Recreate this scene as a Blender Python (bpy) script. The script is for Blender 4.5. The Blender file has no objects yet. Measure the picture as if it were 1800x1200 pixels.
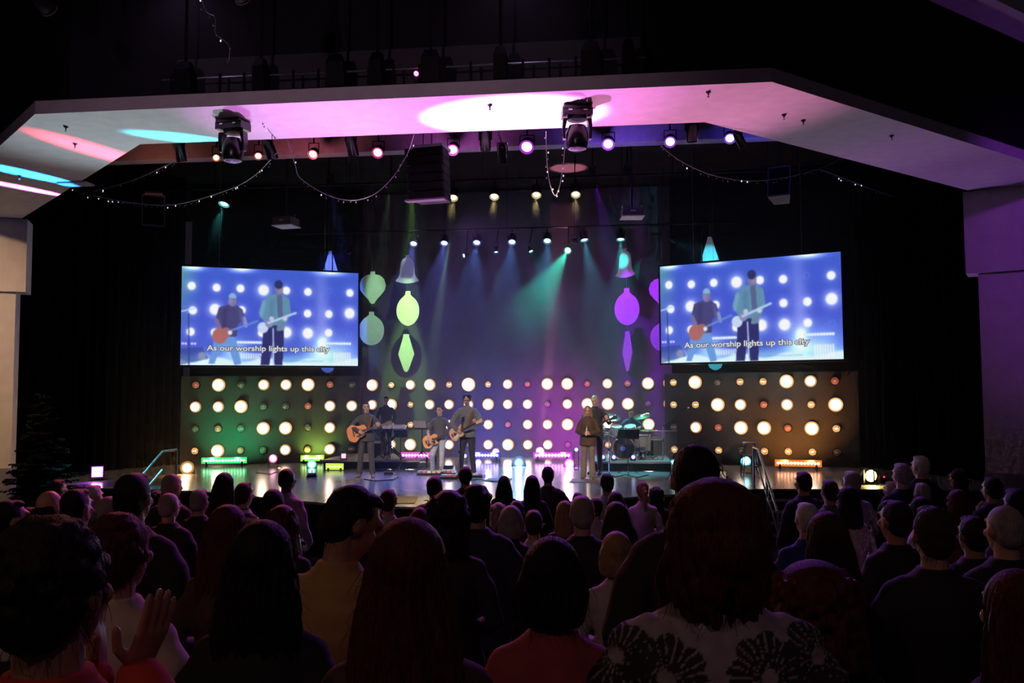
import bpy, bmesh, math, random
import numpy as np
from mathutils import Vector, Matrix, Euler, noise
random.seed(7)
PI = math.pi
R = math.radians
scn = bpy.context.scene
COL = scn.collection

# ------------------------------------------------------------------ camera, world, exposure
F = 1508.0
YAW, PITCH, ROLL = R(6.3), math.atan(90 / F), R(0.3)
CAM = Vector((2.8, 0.0, 3.0))
FW = Vector((-math.sin(YAW) * math.cos(PITCH), math.cos(YAW) * math.cos(PITCH), math.sin(PITCH)))
_r = Vector((math.cos(YAW), math.sin(YAW), 0))
_u = _r.cross(FW)
RT = _r * math.cos(ROLL) - _u * math.sin(ROLL)
UP = _u * math.cos(ROLL) + _r * math.sin(ROLL)
cd = bpy.data.cameras.new('camera')
cam = bpy.data.objects.new('camera', cd)
COL.objects.link(cam)
cam.matrix_world = Matrix(((RT.x, UP.x, -FW.x, CAM.x), (RT.y, UP.y, -FW.y, CAM.y), (RT.z, UP.z, -FW.z, CAM.z), (0, 0, 0, 1)))
cd.sensor_width = 36.0
cd.lens = 36.0 * F / 1800.0
cd.clip_start, cd.clip_end = 0.05, 200
scn.camera = cam

wd = bpy.data.worlds.new('world')
scn.world = wd
wd.use_nodes = True
wd.node_tree.nodes['Background'].inputs[0].default_value = (0.02, 0.015, 0.025, 1)
wd.node_tree.nodes['Background'].inputs[1].default_value = 0.4

vs = scn.view_settings
vs.view_transform = 'Standard'
vs.look = 'None'
vs.gamma = 1.0
vs.use_curve_mapping = False
vs.exposure = 0.0
cy = scn.cycles
cy.use_denoising = True
cy.max_bounces = 4
cy.diffuse_bounces = 2
cy.glossy_bounces = 3
cy.transmission_bounces = 3
cy.transparent_max_bounces = 8
cy.volume_bounces = 0
cy.sample_clamp_indirect = 4.0
cy.caustics_reflective = False
cy.caustics_refractive = False
cy.use_adaptive_sampling = True
cy.adaptive_threshold = 0.04
cy.adaptive_min_samples = 12


def at(px, py, Y):
    """world point seen at a pixel of the 1800x1200 frame, at the distance Y from the camera row"""
    d = FW + RT * ((px - 900) / F) + UP * ((600 - py) / F)
    return CAM + d * ((Y - CAM.y) / d.y)


def atz(px, py, Z):
    d = FW + RT * ((px - 900) / F) + UP * ((600 - py) / F)
    return CAM + d * ((Z - CAM.z) / d.z)


STAGE = 1.0          # stage level
SOFFIT = 6.8         # underside of the bulkhead


def floor_z(y):
    return max(0.0, 1.3 - 0.09 * y) if y < 30 else 0.0


# ------------------------------------------------------------------ lamps that light the place
GAIN = 6.0


def aim_quat(d):
    return Vector(d).to_track_quat('-Z', 'Y')


def spot(name, loc, target, colour, watts, angle=20, blend=0.6, size=0.05, parent=None, oval=None):
    ld = bpy.data.lights.new(name, 'SPOT')
    ld.energy = watts * GAIN
    ld.color = colour
    ld.spot_size = R(angle)
    ld.spot_blend = blend
    ld.shadow_soft_size = size
    o = bpy.data.objects.new(name, ld)
    COL.objects.link(o)
    o.rotation_mode = 'QUATERNION'
    loc = Vector(loc)
    o.location = loc
    o.rotation_quaternion = aim_quat(Vector(target) - loc)
    if oval is not None:      # oval beam: (direction of its long axis, width to length)
        z_ = (loc - Vector(target)).normalized()
        x_ = Vector(oval[0])
        x_ = (x_ - z_ * x_.dot(z_)).normalized()
        y_ = z_.cross(x_)
        o.rotation_quaternion = Matrix((x_, y_, z_)).transposed().to_quaternion()
        o.scale = (1, oval[1], 1)
    if parent is not None:
        bpy.context.view_layer.update()
        o.parent = parent
        o.matrix_parent_inverse = parent.matrix_world.inverted()
    return o


# unseen fill spots added as dim house light: (place, aim, colour, watts, cone)
HOUSE = [
    ((-9.0, 9.0, 8.0), (-11.5, 17.0, 3.6), (1.0, 0.62, 0.32), 330, 50),
    ((-7.0, 12.5, 5.0), (-12.0, 17.0, 5.0), (0.60, 0.45, 1.0), 9, 60),
    ((8.0, 9.0, 7.8), (11.5, 16.0, 5.6), (0.36, 0.05, 0.85), 90, 46),
    ((-3.5, -2.0, 7.0), (0.0, 3.6, 1.6), (1.0, 0.55, 0.34), 17, 80),
    ((4.5, -2.0, 7.5), (4.5, 4.0, 1.5), (0.90, 0.48, 0.55), 10, 120),
    ((-1.0, 1.0, 5.5), (-1.0, 10.6, 6.9), (0.9, 0.55, 0.80), 60, 60),
    ((6.0, 4.0, 6.5), (9.0, 8.5, 8.3), (0.75, 0.5, 0.75), 6, 60),
]
for i, (p, t, c, w, a) in enumerate(HOUSE):
    spot('house_fill', p, t, c, w, a, 0.9, 0.15)


# ------------------------------------------------------------------ materials
MATS = {}


def mat(name, base=(0.5, 0.5, 0.5), rough=0.6, metal=0.0, emis=None, es=0.0, var=0.12, scale=8.0, bump=0.0, spec=0.5,
        trans=0.0, alpha=1.0, stretch=None, attr=None):
    if name in MATS:
        return MATS[name]
    m = bpy.data.materials.new(name)
    m.use_nodes = True
    nt = m.node_tree
    b = nt.nodes['Principled BSDF']
    b.inputs['Roughness'].default_value = rough
    b.inputs['Metallic'].default_value = metal
    b.inputs['Specular IOR Level'].default_value = spec
    b.inputs['Transmission Weight'].default_value = trans
    b.inputs['Alpha'].default_value = alpha
    tc = nt.nodes.new('ShaderNodeTexCoord')
    mp = nt.nodes.new('ShaderNodeMapping')
    if stretch:
        mp.inputs['Scale'].default_value = stretch
    nt.links.new(tc.outputs['Object'], mp.inputs['Vector'])
    nz = nt.nodes.new('ShaderNodeTexNoise')
    nz.inputs['Scale'].default_value = scale
    nz.inputs['Detail'].default_value = 4
    nt.links.new(mp.outputs['Vector'], nz.inputs['Vector'])
    rp = nt.nodes.new('ShaderNodeValToRGB')
    lo = [max(0, c * (1 - var)) for c in base]
    hi = [min(1, c * (1 + var)) for c in base]
    rp.color_ramp.elements[0].position = 0.3
    rp.color_ramp.elements[1].position = 0.7
    rp.color_ramp.elements[0].color = (*lo, 1)
    rp.color_ramp.elements[1].color = (*hi, 1)
    nt.links.new(nz.outputs['Fac'], rp.inputs['Fac'])
    if attr:
        at_ = nt.nodes.new('ShaderNodeVertexColor')
        at_.layer_name = attr
        nt.links.new(at_.outputs['Color'], b.inputs['Base Color'])
    else:
        nt.links.new(rp.outputs['Color'], b.inputs['Base Color'])
    if bump:
        bp = nt.nodes.new('ShaderNodeBump')
        bp.inputs['Strength'].default_value = bump
        bp.inputs['Distance'].default_value = 0.02
        nt.links.new(nz.outputs['Fac'], bp.inputs['Height'])
        nt.links.new(bp.outputs['Normal'], b.inputs['Normal'])
    if emis:
        b.inputs['Emission Color'].default_value = (*emis, 1)
        b.inputs['Emission Strength'].default_value = es
    MATS[name] = m
    return m


def glow(name, colour, strength):
    return mat(name, (0.1, 0.1, 0.1), 0.3, emis=colour, es=strength, var=0.0)


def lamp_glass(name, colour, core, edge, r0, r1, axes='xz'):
    """lamp face: white-hot middle, coloured halo put into the emission towards the rim (local radius r0 to r1)"""
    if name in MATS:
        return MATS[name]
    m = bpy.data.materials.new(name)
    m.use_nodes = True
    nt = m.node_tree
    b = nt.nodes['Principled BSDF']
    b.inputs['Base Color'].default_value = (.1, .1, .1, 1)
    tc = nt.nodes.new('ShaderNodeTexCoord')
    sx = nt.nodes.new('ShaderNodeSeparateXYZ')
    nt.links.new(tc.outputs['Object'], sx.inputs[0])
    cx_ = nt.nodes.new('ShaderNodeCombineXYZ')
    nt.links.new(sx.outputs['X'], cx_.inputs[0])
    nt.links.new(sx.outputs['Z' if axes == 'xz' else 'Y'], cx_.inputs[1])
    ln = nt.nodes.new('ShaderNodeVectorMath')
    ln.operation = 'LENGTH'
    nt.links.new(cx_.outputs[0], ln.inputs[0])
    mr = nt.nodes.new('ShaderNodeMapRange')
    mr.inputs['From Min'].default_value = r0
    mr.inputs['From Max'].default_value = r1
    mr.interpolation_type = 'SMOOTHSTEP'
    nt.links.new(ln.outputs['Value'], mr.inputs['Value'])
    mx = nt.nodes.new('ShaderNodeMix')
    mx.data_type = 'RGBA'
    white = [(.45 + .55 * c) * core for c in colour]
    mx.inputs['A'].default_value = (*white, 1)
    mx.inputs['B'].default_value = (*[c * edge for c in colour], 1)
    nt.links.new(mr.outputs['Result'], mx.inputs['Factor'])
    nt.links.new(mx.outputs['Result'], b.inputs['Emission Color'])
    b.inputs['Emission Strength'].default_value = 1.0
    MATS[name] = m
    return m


# ------------------------------------------------------------------ mesh building
class MB:
    def __init__(self):
        self.v, self.f, self.T = [], [], None

    def add(self, vs_, fs_):
        o = len(self.v)
        if self.T is not None:
            vs_ = [self.T @ Vector(p) for p in vs_]
        self.v += [tuple(p) for p in vs_]
        self.f += [tuple(i + o for i in q) for q in fs_]

    def box(self, c, s, rot=None):
        c = Vector(c)
        h = Vector(s) / 2
        rm = rot.to_matrix() if rot is not None else None
        vs_ = []
        for x in (-1, 1):
            for y in (-1, 1):
                for z in (-1, 1):
                    p = Vector((x * h.x, y * h.y, z * h.z))
                    vs_.append(c + (rm @ p if rm else p))
        self.add(vs_, [(0, 1, 3, 2), (4, 6, 7, 5), (0, 4, 5, 1), (2, 3, 7, 6), (0, 2, 6, 4), (1, 5, 7, 3)])
        return self

    def loft(self, rings, cap=True, closed=False):
        n = len(rings[0])
        vs_ = [p for r_ in rings for p in r_]
        fs = []
        m = len(rings)
        for i in range(m if closed else m - 1):
            j = (i + 1) % m
            for k in range(n):
                l = (k + 1) % n
                fs.append((i * n + k, i * n + l, j * n + l, j * n + k))
        if cap and not closed:
            fs.append(tuple(range(n - 1, -1, -1)))
            fs.append(tuple((m - 1) * n + k for k in range(n)))
        self.add(vs_, fs)
        return self

    def tube(self, pts, rad, n=8, cap=True, flat=1.0, round_=False):
        pts = [Vector(p) for p in pts]
        if not hasattr(rad, '__len__'):
            rad = [rad] * len(pts)
        rad = list(rad)
        if round_:
            a = (pts[0] - pts[1]).normalized()
            b = (pts[-1] - pts[-2]).normalized()
            r0, r1 = rad[0], rad[-1]
            pts = [pts[0] + a * r0 * .95, pts[0] + a * r0 * .7] + pts + [pts[-1] + b * r1 * .7, pts[-1] + b * r1 * .95]
            rad = [r0 * .3, r0 * .72] + rad + [r1 * .72, r1 * .3]
        rings = []
        prev = None
        for i, p in enumerate(pts):
            t = (pts[min(i + 1, len(pts) - 1)] - pts[max(i - 1, 0)])
            t = t.normalized() if t.length > 1e-9 else Vector((0, 0, 1))
            if prev is None:
                a = Vector((0, 0, 1)) if abs(t.z) < 0.9 else Vector((1, 0, 0))
                prev = t.cross(a).normalized()
            nn = (prev - t * prev.dot(t))
            nn = nn.normalized() if nn.length > 1e-6 else t.orthogonal().normalized()
            bb = t.cross(nn)
            prev = nn
            rings.append([p + nn * (math.cos(2 * PI * k / n) * rad[i]) + bb * (math.sin(2 * PI * k / n) * rad[i] * flat) for k in range(n)])
        return self.loft(rings, cap)

    def lathe(self, prof, n=20, c=(0, 0, 0), axis=(0, 0, 1), cap=True):
        c = Vector(c)
        q = Vector((0, 0, 1)).rotation_difference(Vector(axis).normalized())
        rings = []
        for r_, z in prof:
            rings.append([c + q @ Vector((math.cos(2 * PI * k / n) * r_, math.sin(2 * PI * k / n) * r_, z)) for k in range(n)])
        return self.loft(rings, cap)

    def prism(self, outline, t, M=None, back=0.0):
        """outline in the local xz plane, thickness t along y (from back to back+t)"""
        n = len(outline)
        a = [Vector((x, back, z)) for x, z in outline]
        b = [Vector((x, back + t, z)) for x, z in outline]
        vs_ = a + b
        if M is not None:
            vs_ = [M @ p for p in vs_]
        fs = [tuple(range(n)), tuple(range(2 * n - 1, n - 1, -1))]
        fs += [(k, n + k, n + (k + 1) % n, (k + 1) % n) for k in range(n)]
        self.add(vs_, fs)
        return self

    def ell(self, c, r_, n=16, m=10, rot=None):
        c = Vector(c)
        rm = rot.to_matrix() if rot is not None else Matrix.Identity(3)
        vs_ = [c + rm @ Vector((0, 0, -r_[2]))]
        for j in range(1, m):
            a = -PI / 2 + PI * j / m
            for k in range(n):
                b = 2 * PI * k / n
                vs_.append(c + rm @ Vector((math.cos(a) * math.cos(b) * r_[0], math.cos(a) * math.sin(b) * r_[1], math.sin(a) * r_[2])))
        vs_.append(c + rm @ Vector((0, 0, r_[2])))
        fs = [(0, 1 + (k + 1) % n, 1 + k) for k in range(n)]
        for j in range(m - 2):
            for k in range(n):
                l = (k + 1) % n
                fs.append((1 + j * n + k, 1 + j * n + l, 1 + (j + 1) * n + l, 1 + (j + 1) * n + k))
        o = 1 + (m - 2) * n
        fs += [(o + k, o + (k + 1) % n, len(vs_) - 1) for k in range(n)]
        self.add(vs_, fs)
        return self

    def mesh(self, name, smooth=False):
        me = bpy.data.meshes.new(name)
        me.from_pydata(self.v, [], self.f)
        bm = bmesh.new()
        bm.from_mesh(me)
        bmesh.ops.recalc_face_normals(bm, faces=bm.faces)
        bm.to_mesh(me)
        bm.free()
        if smooth:
            me.polygons.foreach_set('use_smooth', [True] * len(me.polygons))
            if smooth != 'all':
                try:
                    me.set_sharp_from_angle(angle=R(40))
                except Exception:
                    pass
        me.update()
        return me

    def build(self, name, m, parent=None, smooth=False):
        return put(name, self.mesh(name, smooth), m, parent)


def put(name, me, m, parent=None, kind=None):
    o = bpy.data.objects.new(name, me)
    COL.objects.link(o)
    if m is not None:
        if len(me.materials) == 0:
            me.materials.append(m)
        if me.materials[0] is not m:
            o.material_slots[0].link = 'OBJECT'
            o.material_slots[0].material = m
    o.parent = parent
    if kind:
        o['kind'] = kind
    return o


def tag(o, label=None, cat=None, group=None, kind=None):
    if label:
        o['label'] = label
    if cat:
        o['category'] = cat
    if group:
        o['group'] = group
    if kind:
        o['kind'] = kind
    return o


def thing(name, label, cat, loc=(0, 0, 0), rz=0.0, group=None, scale=1.0, quat=None):
    o = bpy.data.objects.new(name, None)
    o.empty_display_size = 0.1
    COL.objects.link(o)
    o.location = loc
    if quat is not None:
        o.rotation_mode = 'QUATERNION'
        o.rotation_quaternion = quat
    else:
        o.rotation_euler = (0, 0, rz)
    o.scale = (scale,) * 3
    return tag(o, label, cat, group)


def struct(name, mb, m, label, smooth=False):
    return tag(mb.build(name, m, None, smooth), label, None, None, 'structure')


def ordinal(i):
    return ['first', 'second', 'third', 'fourth', 'fifth', 'sixth', 'seventh', 'eighth', 'ninth', 'tenth', 'eleventh',
            'twelfth', 'thirteenth', 'fourteenth', 'fifteenth', 'sixteenth'][i]


# common materials
BLACK = mat('black_paint', (0.008, 0.008, 0.009), 0.6, spec=0.2)
BLACKGLOSS = mat('black_gloss', (0.012, 0.012, 0.013), 0.25)
PLASTER = mat('white_plaster', (0.74, 0.71, 0.71), 0.85, var=0.06, scale=5, bump=0.25)
WALLP = mat('wall_paint', (0.62, 0.58, 0.56), 0.85, var=0.06, scale=4, bump=0.15)
WALLD = mat('wall_base_paint', (0.20, 0.19, 0.22), 0.8, scale=4)
CEIL = mat('ceiling_black', (0.010, 0.009, 0.012), 0.9)
CARPET = mat('dark_carpet', (0.03, 0.028, 0.03), 0.95, scale=40, bump=0.3)
CHROME = mat('chrome', (0.6, 0.6, 0.62), 0.2, 1.0)
STEEL = mat('grey_steel', (0.30, 0.30, 0.33), 0.35, 0.8)
DRAPE = mat('black_drape', (0.0035, 0.0035, 0.004), 1.0, scale=20, spec=0.05)
PANELB = mat('panel_black', (0.052, 0.048, 0.050), 0.75, scale=3)
BACKD = mat('backdrop_cloth', (0.10, 0.095, 0.11), 0.9, scale=2)
STAGEM = mat('stage_gloss', (0.23, 0.23, 0.24), 0.20, scale=1.2, var=0.2, spec=0.6)
GREYP = mat('grey_platform', (0.12, 0.12, 0.13), 0.6)
WHITEP = mat('white_plastic', (0.75, 0.75, 0.75), 0.5)

# ------------------------------------------------------------------ the room shell
m = MB()
ys = [-4.0, 0, 4, 8, 12, 14.44, 30.0]
for a, b in zip(ys[:-1], ys[1:]):
    za, zb = floor_z(a), floor_z(b)
    m.loft([[(-15, a, za - .2), (15, a, za - .2), (15, a, za), (-15, a, za)], [(-15, b, zb - .2), (15, b, zb - .2), (15, b, zb), (-15, b, zb)]])
struct('floor', m, CARPET, 'dark sloping carpeted floor of the hall under the crowd')

struct('ceiling', MB().box((0, 12.5, 9.6), (32, 36, 0.2)), CEIL, 'black ceiling above the hall and the stage')

# bulkhead: level plaster beam that bows towards the seats
OUT = [(-10.95, 15.95), (-4.86, 10.64), (4.86, 10.64), (10.95, 15.95)]
IN = [(-9.67, 17.0), (-4.22, 12.15), (4.22, 12.15), (9.67, 17.0)]
m = MB()
for k in range(3):
    a, b, c, d = OUT[k], OUT[k + 1], IN[k + 1], IN[k]
    lo = [(a[0], a[1], SOFFIT), (b[0], b[1], SOFFIT), (c[0], c[1], SOFFIT), (d[0], d[1], SOFFIT)]
    hi = [(p[0], p[1], SOFFIT + .18) for p in lo]
    m.loft([lo, hi])
# extra run out to the side walls
for s in (-1, 1):
    lo = [(s * 10.95, 15.95, SOFFIT), (s * 15.0, 12.42, SOFFIT), (s * 15.0, 15.0, SOFFIT), (s * 9.67, 17.0, SOFFIT)]
    m.loft([lo, [(p[0], p[1], SOFFIT + .18) for p in lo]])
struct('trim_1', m, PLASTER, 'long white plaster bulkhead bowed around the stage front')

# black infill above the bulkhead and cove with a grey back board
m = MB()
for k in range(3):
    a, b, c, d = [Vector((p[0], p[1], 0)) for p in (OUT[k], OUT[k + 1], IN[k + 1], IN[k])]
    n = (d - a).normalized() if k != 1 else Vector((0, 1, 0))
    f = .55 if k == 1 else .30
    p = [a.lerp(d, f), b.lerp(c, f), c, d]
    m.loft([[(q.x, q.y, SOFFIT + .181) for q in p], [(q.x, q.y, 9.5) for q in p]])
for s in (-1, 1):
    m.loft([[(s * 10.5, 16.3, SOFFIT + .181), (s * 15, 12.8, SOFFIT + .181), (s * 15, 15, SOFFIT + .181), (s * 9.67, 17, SOFFIT + .181)],
            [(s * 10.5, 16.3, 9.5), (s * 15, 12.8, 9.5), (s * 15, 15, 9.5), (s * 9.67, 17, 9.5)]])
struct('wall_above_bulkhead', m, CEIL, 'black wall rising above the white bulkhead')

# side walls with a stepped capital and a darker base
for s, nm, hue in ((-1, 'wall_left', 'warm lit'), (1, 'wall_right', 'violet lit')):
    a, b = Vector((s * 9.85, 17.12, 0)), Vector((s * 15.0, 14.6, 0))
    dx = (b - a).normalized()
    nn = Vector((-dx.y, dx.x, 0)) * (1 if s < 0 else -1)
    if nn.y < 0:
        nn = -nn
    def slab(mb, a, b, z0, z1, t):
        p = [a, b, b + nn * t, a + nn * t]
        mb.loft([[(q.x, q.y, z0) for q in p], [(q.x, q.y, z1) for q in p]])
    m = MB()
    slab(m, a, b, 1.45, SOFFIT, 0.5)
    w = struct(nm, m, WALLP, hue + ' plaster wall beside the stage opening')
    m = MB()
    slab(m, a - dx * .20 - nn * .10, b - nn * .10, 5.22, SOFFIT - .001, .62)
    m.build('capital', WALLP, w)
    m = MB()
    slab(m, a - dx * .02 - nn * .02, b - nn * .02, -.3, 1.45, .54)
    m.build('wainscot', WALLD, w)

# ceiling drop beam high up at the side
p0, p1 = atz(1620, -5, 8.2), atz(1820, 84, 8.2)
dd = (p1 - p0).normalized()
e0, e1 = p0 - dd * 2.0, p1 + dd * 3.0
nn = Vector((-dd.y, dd.x, 0))
if nn.y > 0:
    nn = -nn
m = MB()
m.loft([[e0, e1, e1 + nn * .5, e0 + nn * .5], [e0 + Vector((0, 0, .3)), e1 + Vector((0, 0, .3)), e1 + nn * .5 + Vector((0, 0, .3)), e0 + nn * .5 + Vector((0, 0, .3))]])
struct('trim_2', m, WALLP, 'dim grey drop beam under the black ceiling')

# header behind the bulkhead, back walls, wings
hz = at(600, 268, 16.2).z
struct('trim_3', MB().box((0, 16.35, (hz + 8.2) / 2), (17.5, .3, 8.2 - hz)), mat('header_grey', (0.33, 0.30, 0.32), .8), 'grey header beam behind the hanging stage lamps')
struct('wall_back', MB().box((0, 26.85, 5.2), (12.5, .2, 8.4)), BACKD, 'dark cloth back wall of the stage with lamps along its foot')
PAN = {}
for s, nm in ((-1, 'wall_lamp_panel_left'), (1, 'wall_lamp_panel_right')):
    a, b = Vector((s * 4.42, 24.70, 0)), Vector((s * 9.35, 23.40, 0))
    dx = (b - a).normalized()
    nn = Vector((dx.y, -dx.x, 0))
    if nn.y < 0:
        nn = -nn
    p = [a, b, b + nn * .12, a + nn * .12]
    m = MB().loft([[(q.x, q.y, STAGE) for q in p], [(q.x, q.y, 3.52) for q in p]])
    struct(nm, m, PANELB, 'black angled stage wall panel carrying four rows of lamps')
    PAN[s] = (a, dx, nn)
    # upper dark wall behind the screens
    m = MB().loft([[(q.x, q.y, STAGE) for q in [t + nn * 1.2 for t in p]], [(q.x, q.y, 9.4) for q in [t + nn * 1.2 for t in p]]])
    struct('wall_behind_screen_left' if s < 0 else 'wall_behind_screen_right', m, DRAPE, 'black wall behind the hanging video screen')


def curtain(label, pts, z0, z1, pleat=.28, amp=.07):
    pts = [Vector((p[0], p[1], 0)) for p in pts]
    front, back = [], []
    for a, b in zip(pts[:-1], pts[1:]):
        L = (b - a).length
        n = max(4, int(L / pleat * 6))
        d = (b - a).normalized()
        q = Vector((-d.y, d.x, 0))
        for i in range(n):
            t = i / n * L
            w = amp * math.sin(2 * PI * t / pleat) + amp * .4 * math.sin(2 * PI * t / pleat * .37 + 1)
            front.append(a + d * t + q * w)
            back.append(a + d * t + q * (w + .012))
    rings = []
    for z in (z0, z0 * .65 + z1 * .35, z1):
        rings.append([(p.x, p.y, z) for p in front] + [(p.x, p.y, z) for p in reversed(back)])
    o = MB().loft(rings).build('stage_curtain', DRAPE, None, True)
    return tag(o, label, 'curtain', 'black masking curtains')


curtain('tall black pleated curtain between the warm lit wall and the lamp wall', [(-11.2, 18.2), (-10.9, 20.5), (-9.3, 23.6)], STAGE + .01, 9.3)
curtain('tall black pleated curtain between the violet lit wall and the lamp wall', [(9.3, 23.6), (10.9, 20.5), (11.2, 18.2)], STAGE + .01, 9.3)

# stage platform
FRONT = [(-11.4, 18.1), (-5.7, 17.15), (-1.7, 15.05), (0.3, 14.95), (5.85, 18.25), (11.4, 18.5)]
poly = FRONT + [(11.4, 26.9), (-11.4, 26.9)]
m = MB().loft([[(x, y, -.1) for x, y in poly], [(x, y, STAGE - .04) for x, y in poly]])
st = struct('stage_platform', m, BLACK, 'raised stage platform with a dark front edge')
m = MB().loft([[(x, y, STAGE - .04) for x, y in poly], [(x, y, STAGE) for x, y in poly]])
m.build('stage_deck', STAGEM, st)['label'] = 'glossy grey stage deck'

# seams and mats on the deck
m2 = [((600, 885, 735, 873), (0.07, 0.045, 0.035), 'brown mat lying at the front edge of the stage deck'),
      ((640, 884, 700, 876), (0.62, 0.62, 0.60), 'small pale mat on the stage front beside the brown mat'),
      ((1000, 848, 1062, 842), (0.17, 0.14, 0.13), 'dark brown board lying under the singer'),
      ((852, 846, 900, 841), (0.16, 0.16, 0.17), 'dark flat board on the deck before the blue light bar'),
      ((745, 880, 800, 871), (0.12, 0.16, 0.15), 'dark green mat near the front edge of the stage')]
for (x0, y0, x1, y1), c, lb in m2:
    a, b = atz(x0, y0, STAGE), atz(x1, y1, STAGE)
    aa, bb = atz(x1 - 6, y0, STAGE), atz(x0 + 6, y1, STAGE)
    mm = MB().loft([[(q.x, q.y, STAGE + .001) for q in (a, aa, b, bb)], [(q.x, q.y, STAGE + .014) for q in (a, aa, b, bb)]])
    tag(mm.build('floor_mat', mat('mat_%d_%d' % (x0, y0), c, .8)), lb, 'mat', 'mats on the stage deck')

# ------------------------------------------------------------------ video screens
def soft(d, w=1.0):
    return np.clip(0.5 - d / w, 0, 1)


def seg_d(X, Y, a, b):
    ax, ay = a
    bx, by = b
    t = np.clip(((X - ax) * (bx - ax) + (Y - ay) * (by - ay)) / ((bx - ax) ** 2 + (by - ay) ** 2 + 1e-9), 0, 1)
    return np.hypot(X - ax - t * (bx - ax), Y - ay - t * (by - ay))


def poly_mask(X, Y, pts):
    ins = np.zeros(X.shape, bool)
    n = len(pts)
    for i in range(n):
        x1, y1 = pts[i]
        x2, y2 = pts[(i + 1) % n]
        c = ((y1 > Y) != (y2 > Y)) & (X < (x2 - x1) * (Y - y1) / (y2 - y1 + 1e-9) + x1)
        ins ^= c
    return ins


def screen_picture(nx, ny):
    """the live camera picture: two guitarists in front of a wall of lamps; coordinates 0..1130 by 0..600"""
    X, Y = np.meshgrid(np.linspace(0, 1130, nx), np.linspace(0, 600, ny))
    im = np.zeros((ny, nx, 3))
    top, mid, low = np.array([.25, .36, .80]), np.array([.27, .33, .80]), np.array([.30, .40, .82])
    t = (Y / 600)[..., None]
    im[:] = np.where(t < .5, top * (1 - 2 * t) + mid * 2 * t, mid * (2 - 2 * t) + low * (2 * t - 1))
    def blend(mask, c, a=1.0):
        k = (mask * a)[..., None]
        im[:] = im * (1 - k) + np.array(c) * k
    def addl(mask, c):
        im[:] = im + mask[..., None] * np.array(c)
    blend(np.clip(1 - X / 120, 0, 1) * np.clip(1.1 - Y / 400, 0, 1), (.35, .62, .66), .9)
    for x, w in ((70, 60), (365, 70), (935, 90)):
        addl(np.exp(-((X - x) / w) ** 2 - (Y / 22) ** 2), (.8, .8, .75))
    blend(np.exp(-((X - 885 - (Y - 300) * .02) / (42 + Y * .01)) ** 2) * np.clip(.35 + Y / 700, 0, 1), (.62, .66, .98), .75)
    for gx, gy, g in ((890, 450, 34), (860, 560, 90), (1000, 560, 120), (600, 470, 30), (330, 530, 80)):
        addl(np.exp(-((X - gx) ** 2 + (Y - gy) ** 2) / g ** 2), (.4, .5, .35))
    # floor
    blend(np.clip((Y - 520) / 40, 0, 1) * .6, (.62, .88, .98))
    blend(np.clip((Y - 560 - 14 * np.sin(X * .021)) / 14, 0, 1), (.88, .98, 1.0))
    blend(soft(np.abs(Y - 572) - 3, 4) * (np.abs(X - 760) < 140), (.45, .70, .85), .6)
    # lamp wall
    big = [(506, 130), (205, 258), (1072, 262), (655, 392), (795, 395)]
    reg = [(60, 118), (212, 124), (360, 124), (652, 128), (793, 132), (1073, 130), (370, 258), (792, 270), (933, 270),
           (58, 398), (205, 400), (498, 398), (932, 390), (70, 268), (130, 545)]
    for x, y in big:
        d = np.hypot(X - x, Y - y)
        addl(np.exp(-(d / 42) ** 2), (.55, .55, .30))
        blend(soft(d - 33, 12), (1, 1, 1))
    for x, y in reg:
        d = np.hypot(X - x, Y - y)
        addl(np.exp(-(d / 34) ** 2), (.25, .25, .15))
        blend(soft(d - 25, 8), (1, 1, .98))
    for x, y in ((932, 120), (1072, 398)):
        d = np.hypot(X - x, Y - y)
        blend(soft(np.abs(d - 18) - 2, 6), (.45, .55, .95), .6)
    # light bars, their glints on the floor
    for x0, x1 in ((350, 520), (905, 1085)):
        y = 458
        n = int((x1 - x0) / 17)
        blend(soft(np.abs(Y - y) - 9, 8) * soft(np.maximum(x0 - X, X - x1), 8), (.55, .75, 1), .8)
        for i in range(n + 1):
            blend(soft(np.hypot(X - x0 - i * 17, Y - y) - 8, 5), (1, 1, 1))
    for x0, x1, y0, y1 in ((358, 500, 525, 560), (970, 1085, 515, 590)):
        for i in range(int((x1 - x0) / 15) + 1):
            blend(soft(np.abs(X - x0 - i * 15) - 4, 4) * soft(np.maximum(y0 - Y, Y - y1), 6), (1, 1, 1))
    # stand, keyboard and drums at the edge of the picture
    dk = (.16, .20, .48)
    blend(soft(seg_d(X, Y, (45, 290), (52, 600)) - 4, 4), dk, .8)
    blend(soft(seg_d(X, Y, (0, 275), (80, 255)) - 4, 4), (.75, .85, 1))
    blend(poly_mask(X, Y, [(0, 500), (130, 490), (170, 560), (0, 600)]) * 1.0, dk, .55)
    for x in (12, 30, 68, 86):
        blend(soft(np.hypot(X - x, Y - 470) - 7, 5), (1, .9, 1))
    # first guitarist: jeans, dark shirt, orange guitar
    blend(poly_mask(X, Y, [(205, 430), (330, 420), (352, 500), (372, 592), (330, 600), (285, 470), (235, 520), (205, 590), (170, 590), (190, 500)]) * 1.0, (.42, .60, .86))
    blend(poly_mask(X, Y, [(228, 245), (290, 225), (335, 228), (375, 255), (392, 320), (345, 345), (340, 425), (228, 425), (225, 340), (205, 330)]) * 1.0, (.27, .25, .44))
    blend(soft(seg_d(X, Y, (215, 325), (250, 405)) - 13, 5), (.46, .42, .62))
    blend(soft(seg_d(X, Y, (385, 310), (398, 355)) - 12, 5), (.55, .58, .78))
    blend(soft(seg_d(X, Y, (360, 262), (372, 330)) - 10, 14), (.36, .36, .60), .7)
    blend(soft(seg_d(X, Y, (268, 260), (262, 400)) - 12, 18), (.22, .19, .38), .7)
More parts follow.
